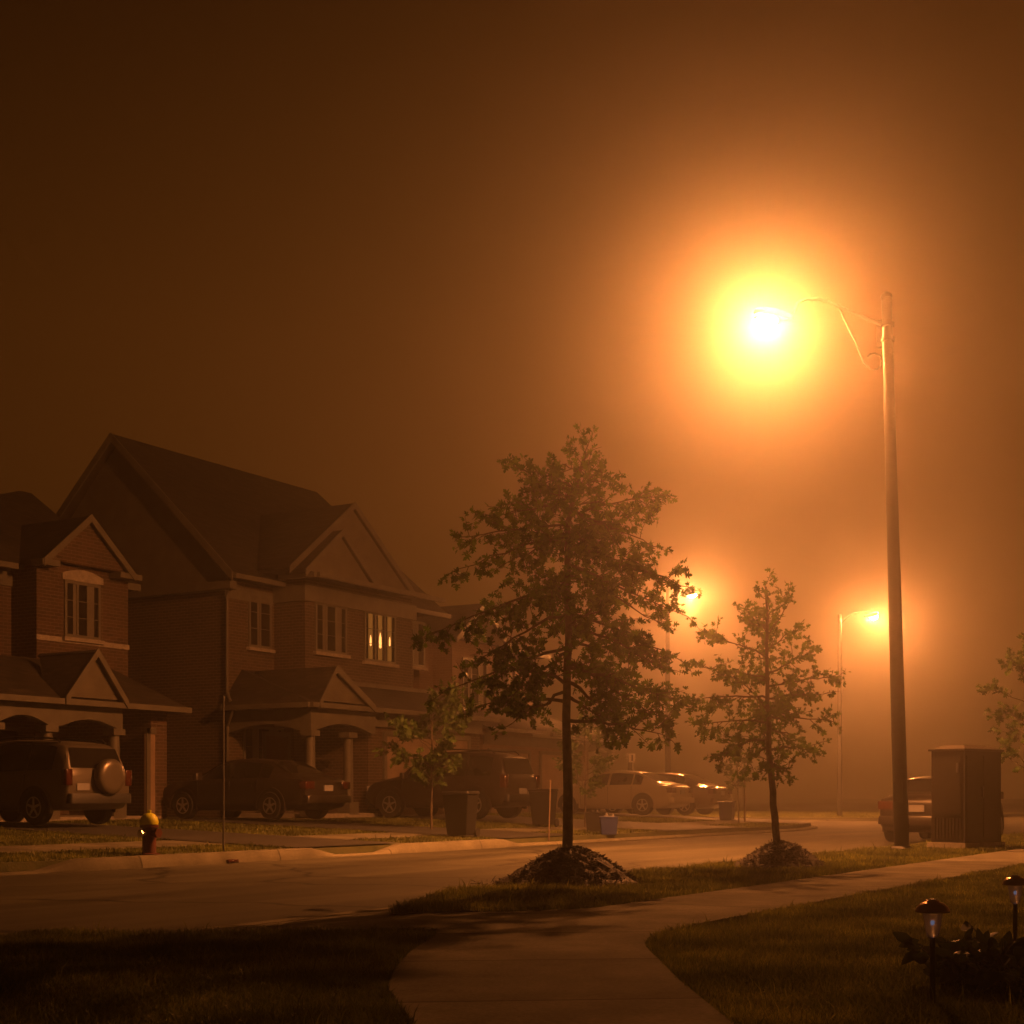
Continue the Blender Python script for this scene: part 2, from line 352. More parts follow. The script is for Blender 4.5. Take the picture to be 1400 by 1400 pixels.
# ------------------------------------------------------------------ mesh helpers
class MB:
    def __init__(s): s.v, s.f = [], []
    def add(s, vs, fs):
        o = len(s.v); s.v += [tuple(map(float, q)) for q in vs]; s.f += [tuple(i + o for i in f) for f in fs]; return s
    def box(s, x0, x1, y0, y1, z0, z1):
        vs = [(x, y, z) for z in (z0, z1) for y in (y0, y1) for x in (x0, x1)]
        return s.add(vs, [(0, 2, 3, 1), (4, 5, 7, 6), (0, 1, 5, 4), (2, 6, 7, 3), (0, 4, 6, 2), (1, 3, 7, 5)])
    def rbox(s, x0, x1, y0, y1, z0, z1, r):
        """box with rounded vertical edges and a chamfer at top"""
        pts = []
        for cx, cy, a0 in ((x1 - r, y1 - r, 0), (x0 + r, y1 - r, 90), (x0 + r, y0 + r, 180), (x1 - r, y0 + r, 270)):
            for k in range(4):
                t = math.radians(a0 + 30 * k); pts.append((cx + r * math.cos(t), cy + r * math.sin(t)))
        cx, cy = (x0 + x1) / 2, (y0 + y1) / 2
        n = len(pts); c = r * .6
        rings = [[(x, y, z0) for x, y in pts], [(x, y, z1 - c) for x, y in pts],
                 [(cx + (x - cx) * (1 - c / max(x1 - x0, .01)), cy + (y - cy) * (1 - c / max(y1 - y0, .01)), z1) for x, y in pts]]
        vs = sum(rings, [])
        fs = [(k * n + i, k * n + (i + 1) % n, (k + 1) * n + (i + 1) % n, (k + 1) * n + i) for k in range(2) for i in range(n)]
        fs += [tuple(reversed(range(n))), tuple(range(2 * n, 3 * n))]
        return s.add(vs, fs)
    def slab(s, pts, t):
        """plate: polygon thickened downwards along its normal"""
        P = [Vector(q) for q in pts]
        n = (P[1] - P[0]).cross(P[2] - P[0]).normalized()
        if n.z < 0: n = -n; 
        Q = [q - n * t for q in P]
        k = len(P)
        if (P[1] - P[0]).cross(P[2] - P[0]).z < 0: P.reverse(); Q.reverse()
        return s.add(P + Q, [tuple(range(k)), tuple(range(2 * k - 1, k - 1, -1))] + [(i, k + i, k + (i + 1) % k, (i + 1) % k) for i in range(k)])
    def prism(s, pts, axis, c0, c1):
        """2D polygon extruded along axis 0/1/2"""
        def mk(p, c):
            q = [p[0], p[1]]; q.insert(axis, c); return q
        k = len(pts)
        vs = [mk(p, c0) for p in pts] + [mk(p, c1) for p in pts]
        tri = tessellate_polygon([[Vector((p[0], p[1], 0)) for p in pts]])
        fs = [tuple(t) for t in tri] + [tuple(k + i for i in reversed(t)) for t in tri]
        fs += [(i, (i + 1) % k, k + (i + 1) % k, k + i) for i in range(k)]
        return s.add(vs, fs)
    def tube(s, pts, radii, n=8, cap=True):
        P = [Vector(q) for q in pts]
        if not hasattr(radii, '__len__'): radii = [radii] * len(P)
        rings = []
        ref = None
        for i, q in enumerate(P):
            d = (P[min(i + 1, len(P) - 1)] - P[max(i - 1, 0)]).normalized()
            if ref is None: ref = Vector((0, 0, 1)) if abs(d.z) < .9 else Vector((1, 0, 0))
            u = d.cross(ref)
            if u.length < 1e-5: u = d.orthogonal()
            u.normalize(); w = d.cross(u).normalized(); ref = u.cross(d)
            rings.append([q + (u * math.cos(2 * math.pi * k / n) + w * math.sin(2 * math.pi * k / n)) * radii[i] for k in range(n)])
        vs = sum(rings, [])
        fs = [(i * n + k, i * n + (k + 1) % n, (i + 1) * n + (k + 1) % n, (i + 1) * n + k) for i in range(len(P) - 1) for k in range(n)]
        if cap: fs += [tuple(reversed(range(n))), tuple(range((len(P) - 1) * n, len(P) * n))]
        return s.add(vs, fs)
    def lathe(s, prof, c=(0, 0, 0), n=20, axis=2):
        vs, fs = [], []
        for r, h in prof:
            for k in range(n):
                t = 2 * math.pi * k / n
                q = [r * math.cos(t), r * math.sin(t)]; q.insert(axis, h)
                vs.append((q[0] + c[0], q[1] + c[1], q[2] + c[2]))
        m_ = len(prof)
        fs = [(i * n + k, i * n + (k + 1) % n, (i + 1) * n + (k + 1) % n, (i + 1) * n + k) for i in range(m_ - 1) for k in range(n)]
        fs += [tuple(reversed(range(n))), tuple(range((m_ - 1) * n, m_ * n))]
        return s.add(vs, fs)
    def build(s, name, mat, parent=None, smooth=None, local=False, bevel=0):
        me = bpy.data.meshes.new(name)
        v = s.v
        if parent is not None and not local:
            o = parent.matrix_basis.translation
            pp = parent.parent
            while pp is not None:
                o = o + pp.matrix_basis.translation; pp = pp.parent
            v = [(x - o.x, y - o.y, z - o.z) for x, y, z in v]
        me.from_pydata(v, [], s.f)
        bm = bmesh.new(); bm.from_mesh(me); bmesh.ops.recalc_face_normals(bm, faces=bm.faces); bm.to_mesh(me); bm.free()
        me.materials.append(mat)
        if smooth:
            me.polygons.foreach_set("use_smooth", [True] * len(me.polygons))
            me.set_sharp_from_angle(angle=math.radians(smooth))
        me.update()
        ob = bpy.data.objects.new(name, me); COL.objects.link(ob)
        if parent is not None: ob.parent = parent
        if bevel:
            b = ob.modifiers.new("bevel", 'BEVEL'); b.width = bevel; b.segments = 2; b.limit_method = 'ANGLE'
        return ob

def tag(o, label, cat, group=None, kind=None):
    o["label"] = label; o["category"] = cat
    if group: o["group"] = group
    if kind: o["kind"] = kind
    return o
def thing(name, label, cat, loc, rz=0.0, group=None):
    o = bpy.data.objects.new(name, None); COL.objects.link(o)
    o.empty_display_size = .3
    o.location = loc; o.rotation_euler = (0, 0, rz)
    return tag(o, label, cat, group)
def struct(name, mb, mat, label, cat, kind='structure', smooth=None):
    return tag(mb.build(name, mat, smooth=smooth), label, cat, None, kind)
def copy_tree(o, parent=None):
    c = o.copy(); COL.objects.link(c)
    if parent: c.parent = parent
    for ch in list(o.children): copy_tree(ch, c)
    return c
def poly_block(pts, z0, zf):
    mb = MB(); k = len(pts)
    tri = tessellate_polygon([[Vector((p[0], p[1], 0)) for p in pts]])
    vs = [(x, y, zf(x, y) if callable(zf) else zf) for x, y in pts] + [(x, y, z0) for x, y in pts]
    mb.add(vs, [tuple(t) for t in tri] + [(i, (i + 1) % k, k + (i + 1) % k, k + i) for i in range(k)])
    return mb

# ------------------------------------------------------------------ ground, road, pavements
mb = MB(); mb.add([(-600, -600, -.06), (900, -600, -.06), (900, 900, -.06), (-600, 900, -.06)], [(0, 1, 2, 3)])
struct("ground", mb, M["ground"], "dark open ground reaching out into the fog", "ground")
mb = MB()
mb.add([(-60, 7.55, 0), (82, 7.55, 0), (82, 15.35, 0), (-60, 15.35, 0)], [(0, 1, 2, 3)])
mb.add([(38, 15.35, 0), (82, 15.35, 0), (82, 120, 0), (38, 120, 0)], [(0, 1, 2, 3)])
mb.add([(52, -60, 0), (82, -60, 0), (82, 7.55, 0), (52, 7.55, 0)], [(0, 1, 2, 3)])
struct("road", mb, M["asphalt"], "damp asphalt street running past the houses into the fog", "road")

drive_left = [(-1.5, -1.8), (2.5, 1.4), (3.7, 2.45), (4.58, 3.2), (5.32, 3.84), (5.77, 4.14), (6.6, 4.62), (7.5, 5.05), (7.85, 5.28), (7.78, 5.5),
              (7.45, 5.85), (7.08, 6.2), (6.7, 6.8), (6.45, 7.4)]
drive_right = [(11.2, 7.4), (10.2, 7.0), (9.4, 6.7), (8.95, 6.45), (9.05, 6.1), (9.35, 5.6), (9.9, 5.25), (52, 5.25), (52, 4.0), (9.6, 4.0), (9.0, 3.99), (8.5, 3.95), (8.05, 3.86), (7.7, 3.72), (7.35, 3.52), (6.9, 3.24),
               (6.23, 2.83), (5.2, 2.15), (3.9, 1.1), (2.2, -.7), (.5, -3.0)]
def apron_z(x, y): return lerp(.15, .03, min(max((y - 6.0) / 1.4, 0), 1))
struct("sidewalk", poly_block(drive_left + drive_right, -.05, apron_z), M["concrete"], "concrete front walk and sidewalk widening towards the camera", "sidewalk")
lawn_left = [(-30, 7.4), (-30, -20), (-1.5, -20)] + drive_left
lawn_right = [(52, 4.0), (9.6, 4.0)] + drive_right[10:] + [(.5, -30), (52, -30)]
verge = [(9.9, 5.25), (52, 5.25), (52, 7.4)] + drive_right[0:6]
struct("lawn", poly_block(lawn_left, -.05, .128), M["soil"], "dark lawn filling the lower left corner", "lawn")
struct("lawn", poly_block(lawn_right, -.05, .128), M["soil"], "dark lawn with garden lights at lower right", "lawn")
def verge_z(x, y):
    t = min(max((x - 8.95) / 1.3, 0), 1)
    return lerp(apron_z(x, y) + .012, .13, t) if y > 5.3 else .13
vb = poly_block([(11.3, 5.25), (52, 5.25), (52, 7.4), (11.3, 7.4)], -.05, .13)
gx = np.linspace(8.93, 11.3, 9)
tip_pts = []
for x in gx:
    lo = float(np.interp(x, [8.93, 9.05, 9.35, 9.9, 11.3], [6.44, 6.1, 5.6, 5.25, 5.25])); hi = float(np.interp(x, [8.93, 9.4, 10.2, 11.2], [6.46, 6.7, 7.0, 7.4]))
    for t in np.linspace(0, 1, 8): tip_pts.append((x, lerp(lo, hi, t), verge_z(x, lerp(lo, hi, t)) ))
vb.add(tip_pts, [(i * 8 + j, (i + 1) * 8 + j, (i + 1) * 8 + j + 1, i * 8 + j + 1) for i in range(8) for j in range(7)])
struct("grass_verge", vb, M["soil"], "grass verge between sidewalk and street carrying the mulched trees", "verge")

def kerb_run(mb, pts, h=.15, w=.2, z0=0.0, ramp_ends=(0, 0)):
    """kerb along a polyline of (x, y, height)"""
    n = len(pts); rows = []
    for i, (x, y, hh) in enumerate(pts):
        x0, y0, _ = pts[max(i - 1, 0)]; x1, y1, _ = pts[min(i + 1, n - 1)]
        d = Vector((x1 - x0, y1 - y0)).normalized(); nn = Vector((-d.y, d.x))
        prof = [(-.02, -.04), (-.02, hh * .25), (.02, hh * .85), (.05, hh), (w, hh), (w, -.04)]
        rows.append([(x + nn.x * o, y + nn.y * o, z) for o, z in prof])
    k = 6
    vs = sum(rows, [])
    fs = [(i * k + j, (i + 1) * k + j, (i + 1) * k + j + 1, i * k + j + 1) for i in range(n - 1) for j in range(k - 1)]
    fs += [tuple(range(k)), tuple(reversed(range((n - 1) * k, n * k)))]
    mb.add(vs, fs)
# far kerb: full height between the driveways, dropped in front of them
hs = []
gaps = [(-60, 13.6), (19.2, 21.1), (25.2, 54.0)]
xs = sorted(set([-60.0, 55.0] + [v for g in gaps for v in (g[0] - .35, g[0] + .35, g[1] - .35, g[1] + .35)] + [30, 31, 40, 41, 42, 43, 44.5, 46, 47.5, 49, 50, 51, 52, 53, 53.6, 54.2, 54.8]))
fk = []
for x in xs:
    if x < -60 or x > 54.8: continue
    d = min(max(max(g[0] + .35 - x, x - g[1] + .35) / .7, 0) if True else 0 for g in gaps)
    fk.append((x, far_front(x) - .2, lerp(.035 if x < 25 else .06, .17, min(d, 1)) if x < 50.8 else .10))
fk += [(54.98, 29.5, .10), (55.12, 34, .10), (55.2, 60, .10)]
mb = MB(); kerb_run(mb, fk)
struct("kerb", mb, M["kerb"], "pale concrete kerb along the far side, dropped at each driveway", "kerb", smooth=30)
mb = MB()
nk = [(x, 7.62, h) for x, h in ((52, .14), (30, .14), (15, .14), (12.0, .14), (11.1, .03), (6.5, .03), (5.9, .14), (0, .14), (-30, .14))]
kerb_run(mb, nk)
struct("kerb", mb, M["kerb"], "near kerb beside the mulched trees, dropped at the walk", "kerb", smooth=30)

for (x0, x1, w0, lab) in ((26.5, 37.0, .16, "thin wet streak in the gutter before the blue box"), (38.6, 45.5, .22, "wet streak in the gutter before the beige sedan")):
    mb = MB(); n = 24; up, lo = [], []
    for i in range(n + 1):
        x = lerp(x0, x1, i / n); y = far_front(x) - .26; ww = w0 * math.sin(math.pi * (i + .3) / (n + .6)) ** .5 * (.7 + .3 * math.sin(i * 1.7))
        up.append((x, y, .005)); lo.append((x, y - ww, .005))
    mb.add(up + lo, [(i, i + 1, n + 2 + i, n + 1 + i) for i in range(n)])
    struct("puddle", mb, M["wet"], lab, "puddle")
# far block: lawn rising to the houses
mb = MB(); cols = sorted(set(list(np.arange(-60, 54, 2.0)) + [53.5, 54, 54.5, 54.8, 55.1, 55.38]))
offs = [0, .02, 1.5, 3, 6, 9, 15, 40, 110]
rows = [[(x, far_front(x) + o, gz(x, far_front(x) + o) if o else -.05) for o in offs] for x in cols]
k = len(offs)
mb.add(sum(rows, []), [(i * k + j, (i + 1) * k + j, (i + 1) * k + j + 1, i * k + j + 1) for i in range(len(cols) - 1) for j in range(k - 1)])
struct("lawn", mb, M["soil"], "sloping front lawns in front of the brick houses", "lawn")
def strip_along(x0, x1, bf0, bf1, lift, step=1.0):
    mb = MB(); xs = list(np.arange(x0, x1, step)) + [x1]; n = len(xs)
    bs = 6
    rows = []
    for x in xs:
        for j in range(bs + 1):
            b = lerp(bf0(x), bf1(x), j / bs); rows.append((x, b, gz(x, max(b, far_front(x) + .001)) + lift))
    k = bs + 1
    mb.add(rows, [(i * k + j, (i + 1) * k + j, (i + 1) * k + j + 1, i * k + j + 1) for i in range(n - 1) for j in range(bs)])
    return mb
struct("sidewalk", strip_along(-40, 50, lambda x: far_front(x) + 1.4, lambda x: far_front(x) + 2.8, .014), M["concrete"], "concrete sidewalk in front of the houses across the street", "sidewalk")
for x0, x1, b1, lab in ((18.7, 21.6, 28.0, "asphalt driveway under the silver off-roader"), (25.3, 28.3, 26.3, "asphalt driveway under the dark sedan"),
                       (33.0, 38.0, 24.8, "asphalt driveway under the large black off-roader"), (43.6, 50.3, 25.4, "wide asphalt driveway under the beige sedan")):
    struct("driveway", strip_along(x0, x1, lambda x: far_front(x) + .02, lambda x, b1=b1: b1, .028), M["driveway"], lab, "driveway")
# block across the junction
vp = [(60, 120), (60, 20.5), (60.4, 18.6), (61.5, 17.4), (63.2, 17.0), (82, 17.0), (82, 120)]
struct("grass_verge", poly_block(vp, -.05, .13), M["soil"], "far grass corner of the junction under the distant lamp", "verge")
mb = MB(); kerb_run(mb, [(x, y, .14) for x, y in [(82, 17), (63.2, 17.0), (61.5, 17.4), (60.4, 18.6), (60, 20.5), (60, 120)]][::-1])
struct("kerb", mb, M["kerb"], "rounded kerb of the far grass corner", "kerb", smooth=30)
mb = MB(); mb.box(82, 400, -300, 400, -.05, .12)
struct("field", mb, M["soil"], "flat grass field beyond the junction, lost in fog", "field")
mb = MB(); mb.box(83, 85.2, -200, 200, .1, .15)
struct("sidewalk", mb, M["kerb"], "pale path line crossing at the foot of the fog", "path")

# ------------------------------------------------------------------ haze
mb = MB(); mb.box(-60, 260, -110, 190, -1.1, 17.0)
hm = bpy.data.materials.new("haze_air"); hm.use_nodes = True
nt = hm.node_tree; nt.nodes.clear()
pv = nd(nt, "ShaderNodeVolumePrincipled")
pv.inputs["Color"].default_value = (.93, .93, .93, 1)
pv.inputs["Density"].default_value = HAZE_DENSITY
pv.inputs["Anisotropy"].default_value = HAZE_G
o = nd(nt, "ShaderNodeOutputMaterial"); nt.links.new(pv.outputs[0], o.inputs["Volume"])
struct("haze", mb, hm, "night fog glowing orange around the street lamps", "fog", kind='stuff')

# ------------------------------------------------------------------ street lamps
def street_lamp(base, top, head, arm_pts, label, watts, r0, r1, detail=True):
    root = thing("street_lamp", label, "street lamp", base, 0, "street lamps glowing in the fog")
    B = Vector(base)
    mb = MB(); n = 10
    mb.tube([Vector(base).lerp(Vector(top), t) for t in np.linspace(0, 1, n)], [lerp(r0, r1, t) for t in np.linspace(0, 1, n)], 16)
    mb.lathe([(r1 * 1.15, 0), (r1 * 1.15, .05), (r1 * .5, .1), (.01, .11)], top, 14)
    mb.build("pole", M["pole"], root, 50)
    if detail:
        mb = MB(); mb.lathe([(r0 * 1.5, -.02), (r0 * 1.5, .04), (r0 * 1.08, .08)], base, 16); mb.build("base_collar", M["lamp_steel"], root, 40)
        mb = MB(); d = (Vector(top) - B)
        for f in (.952, .925):
            c = B + d * f; mb.lathe([(r1 * 1.1, -.03), (r1 * 1.35, -.03), (r1 * 1.35, .03), (r1 * 1.1, .03)], c, 14)
        c = B + d * .94; mb.box(c.x - .05, c.x + .05, c.y + r1 * .9, c.y + r1 * .9 + .09, c.z - .25, c.z + .2)
        mb.build("bracket_clamp", M["lamp_steel"], root)
        dr = MB(); c = B + d * .12; dr.box(c.x - r0 - .012, c.x - r0 * .8, c.y - .07, c.y + .07, c.z - .3, c.z + .05)
        dr.build("hand_hole_cover", M["lamp_steel"], root)
    if len(arm_pts) > 1:
        a = MB(); a.tube(arm_pts[1], .017, 8); a.build("scroll_brace", M["lamp_steel"], root, 50)
    H = Vector(head)
    dirv = (H - Vector(arm_pts[0][-1])); dirv.z = 0
    dirv = dirv.normalized() if dirv.length > 1e-4 else Vector((0, 1, 0))
    sv = Vector((-dirv.y, dirv.x, 0))
    # cobra head: lofted housing, added light-blocking ring and drop lens, tipped up to throw more glow roadward
    th = math.radians(17.0)
    fx = dirv * math.cos(th) + Vector((0, 0, math.sin(th))); fz = Vector((0, 0, math.cos(th))) - dirv * math.sin(th)
    def place(mb):
        mb.v = [tuple(H + fx * x + sv * y + fz * z) for x, y, z in mb.v]; return mb
    rear = H - fx * .40 + fz * .10
    a = MB(); a.tube(list(arm_pts[0]) + [rear], .032, 8); a.build("arm", M["lamp_steel"], root, 50)
    hb = MB(); st = [(-.42, .05, .05, .0), (-.30, .10, .07, .01), (-.14, .23, .09, .02), (.06, .26, .09, .02), (.22, .20, .075, .02), (.3, .10, .04, .005), (.33, .02, .015, 0)]
    n = 12; rings = []
    for x, w, h, dz in st:
        rings.append([(x, w * math.cos(2 * math.pi * k / n), .1 + dz + h * max(math.sin(2 * math.pi * k / n), -.45)) for k in range(n)])
    hb.add(sum(rings, []), [(i * n + k, i * n + (k + 1) % n, (i + 1) * n + (k + 1) % n, (i + 1) * n + k) for i in range(len(st) - 1) for k in range(n)] + [tuple(range(n)), tuple(range((len(st) - 1) * n, len(st) * n))])
    place(hb).build("lamp_head", M["lamp_steel"], root, 50)
    kb = MB(); kb.lathe([(.205, .085), (.215, .08), (.222, -.035), (.21, -.035), (.203, .07)], (.06, 0, 0), 24); place(kb).build("added_cutoff_ring", M["lamp_steel"], root, 40)  # unseen ring added to block the lens's upward light
    lb = MB(); lb.lathe([(.20, .05), (.19, .03), (.155, -.06), (.10, -.125), (.01, -.15)], (.06, 0, 0), 18)
    place(lb).build("lens", M["lamp_glass"] if detail else M["lamp_glass_far"], root, 60)
    return root

pb = ab(1233, 24.0); pt_ = ab(1212, 24.05)
pole_b = (pb[0], pb[1], .12); pole_t = (pt_[0], pt_[1], zpx(408, 24.05))
def armp(px, py, pxh=1052, px0=1205):
    t = (px0 - px) / (px0 - pxh)
    d = lerp(24.0, 25.17, t); q = ab(px, d); return Vector((q[0], q[1], zpx(py, d)))
head1 = armp(1052, 439)
street_lamp(pole_b, pole_t, head1,
            [[armp(1206, 444), armp(1185, 436), armp(1153, 422), armp(1136, 414), armp(1120, 409), armp(1104, 408.5), armp(1092, 413)],
             [armp(1148, 421), armp(1152, 431), armp(1160, 449), armp(1169, 466), armp(1175, 482), armp(1181, 496), armp(1187, 503), armp(1194, 506), armp(1200, 504.5),
              armp(1204, 499), armp(1205.5, 493), armp(1203, 486.5), armp(1196, 483), armp(1190, 484), armp(1186, 488)]],
            "tall nearest street lamp with scrolled bracket and blinding orange head", LAMP_W, .125, .085)
for (ppx, pd, hpx, hpy, hd, lab) in ((913, 58.0, 945, 812, 59.5, "street lamp shining through the oak crown, beyond the beige sedan"),
                                     (1148, 66.0, 1193, 843, 66.6, "farthest street lamp on the junction corner, glowing beside the near pole")):
    q = ab(ppx, pd); h = ab(hpx, hd); hz = zpx(hpy, hd)
    g = gz(q[0], q[1]) if q[0] < 55 else .13
    T = Vector((q[0], q[1], hz - .05)); H = Vector((h[0], h[1], hz))
    street_lamp((q[0], q[1], g), T, H, [[T + Vector((0, 0, -.4)), T.lerp(H, .35) + Vector((0, 0, .12)), T.lerp(H, .7) + Vector((0, 0, .22)), T.lerp(H, .85) + Vector((0, 0, .16))]],
                lab, LAMP_W * .95, .12, .085, False)

# ------------------------------------------------------------------ houses
def window(root, a0, a1, z0, z1, b, cols=2, curtain=False, lit=False, arch=0.0, side=-1):
    """window in a wall facing the street (plane y = b)"""
    f = MB(); w = .075; y0, y1 = b - .05, b + .02
    f.box(a0, a0 + w, y0, y1, z0, z1); f.box(a1 - w, a1, y0, y1, z0, z1)
    f.box(a0 + w, a1 - w, y0, y1, z0, z0 + w); f.box(a0 + w, a1 - w, y0, y1, z1 - w, z1)
    ci = (a1 - a0 - 2 * w) / cols
    for i in range(1, cols):
        c = a0 + w + ci * i; f.box(c - .035, c + .035, y0 + .008, y1, z0 + w, z1 - w)
    for i in range(cols):   # glazing bars
        x0 = a0 + w + ci * i + (.035 if i else 0); x1 = a0 + w + ci * (i + 1) - (.035 if i < cols - 1 else 0)
        for q in (.34, .67):
            zz = lerp(z0 + w, z1 - w, q); f.box(x0, x1, y0 + .02, y0 + .035, zz - .009, zz + .009)
    o = f.build("window", M["window_frame"], root)
    g = MB(); g.box(a0 + w, a1 - w, b - .015, b - .006, z0 + w, z1 - w)
    g.build("pane", M["glass"], o)
    s = MB(); s.box(a0 - .07, a1 + .07, b - .12, b - .001, z0 - .1, z0 - .004); s.build("sill", M["stone"], o)
    if arch:
        l = MB(); pts = [(a0 - .08, z1 + .004)] + [(lerp(a0 - .08, a1 + .08, t), z1 + .16 + arch * math.sin(math.pi * t)) for t in np.linspace(0, 1, 9)] + [(a1 + .08, z1 + .004)]
        l.prism(pts, 1, b - .06, b - .001); l.build("lintel", M["stone"], o)
    if curtain:
        c = MB(); wd = a1 - a0 - 2 * w
        if lit: bands = [((i + .3) / cols, (i + .72) / cols) for i in range(cols)]
        elif cols == 3: bands = [(.20, .37), (.68, .88)]
        elif cols == 2: bands = [(.36, .56)]
        else: bands = [(.1, .5)]
        for q0, q1 in bands: c.box(a0 + w + wd * q0, a0 + w + wd * q1, b - .024, b - .0155, z0 + w, z1 - w)
        c.build("curtain", M["glow"] if lit else M["curtain"], o)
    if lit:
        for i in range(cols):
            x0 = a0 + w + ci * (i + .51); c = MB()
            zc = lerp(z0, z1, .40); q = (.8, 1.15, .7)[i % 3]; c.lathe([(.02 * q, -.17 * q), (.055 * q, -.14 * q), (.06 * q, -.02), (.05 * q, .12 * q), (.035 * q, .15 * q), (.012, .24 * q)], (x0, b - .035, zc + .03 * i), 10)
            c.v = [(x, b - .026 + (y - b + .035) * .08, z) for x, y, z in c.v]
            c.build("lamp_shade", M["bulb"], o, 60)
    return o
def column(root, x, y, z0, z1, r=.14):
    m_ = MB(); m_.lathe([(r, z0 + .25), (r * 1.02, z0 + .8), (r * .88, z1 - .15)], (x, y, 0), 16); o = m_.build("column", M["trim"], root, 60)
    c = MB(); c.box(x - r * 1.3, x + r * 1.3, y - r * 1.3, y + r * 1.3, z1 - .15, z1 - .002); c.build("capital", M["trim"], o)
    c = MB(); c.box(x - r * 1.45, x + r * 1.45, y - r * 1.45, y + r * 1.45, z0 - .1, z0 + .25); c.build("column_base", M["trim"], o)
    return o
def rake(mb, p0, p1, h=.2, t=.05, n=(0, -1, 0)):
    """board along a sloping edge, proud in direction n"""
    p0, p1, n = Vector(p0), Vector(p1), Vector(n)
    d = Vector((0, 0, -h))
    vs = [p0, p1, p1 + d, p0 + d]; vs += [q + n * t for q in vs]
    mb.add(vs, [(0, 1, 2, 3), (7, 6, 5, 4), (0, 4, 5, 1), (1, 5, 6, 2), (2, 6, 7, 3), (3, 7, 4, 0)])
def gable(root, a0, a1, zb, za, bf, bback_eave, bback_ridge, ov=.0, depth_wall=None, face='siding', apex=None):
    """front gable: face, two roof planes running back, rake boards"""
    am = apex if apex is not None else (a0 + a1) / 2
    f = MB(); f.prism([(a0 + .12, zb), (a1 - .12, zb), (am, za - .12)], 1, bf + .12, bf + .3); f.build("gable", M[face], root)
    r = MB()
    r.slab([(a0 - .05, bf, zb - .04), (am, bf, za), (am, bback_ridge, za), (a0 - .05, bback_eave, zb - .04)], .1)
    r.slab([(am, bf, za), (a1 + .05, bf, zb - .04), (a1 + .05, bback_eave, zb - .04), (am, bback_ridge, za)], .1)
    r.build("gable_roof", M["roof"], root)
    k = MB(); rake(k, (a0 - .06, bf - .003, zb - .01), (am, bf - .003, za + .035), .2, .04); rake(k, (am + .001, bf - .003, za + .035), (a1 + .06, bf - .003, zb - .01), .2, .04)
    k.build("bargeboard", M["trim"], root)
def gutter(root, pts, h=.13, w=.12, name="gutter"):
    for (x0, y0, x1, y1, z) in pts:
        g = MB()
        g.box(min(x0, x1) - (w / 2 if x0 == x1 else 0), max(x0, x1) + (w / 2 if x0 == x1 else 0), min(y0, y1) - (w / 2 if y0 == y1 else 0), max(y0, y1) + (w / 2 if y0 == y1 else 0), z - h, z)
        g.build(name, M["trim"], root)
def arched_beam(mb, axis, c0, c1, s0, s1, zt, zb, rise, seg=12):
    """beam with a segmental arch cut from its underside; axis = thickness axis"""
    pts = [(s0, zt), (s0, zb), (s0 + .18, zb)] + [(lerp(s0 + .18, s1 - .18, t), zb + rise * math.sin(math.pi * t)) for t in np.linspace(0.05, .95, seg)] + [(s1 - .18, zb), (s1, zb), (s1, zt)]
    mb.prism(pts, axis, c0, c1)

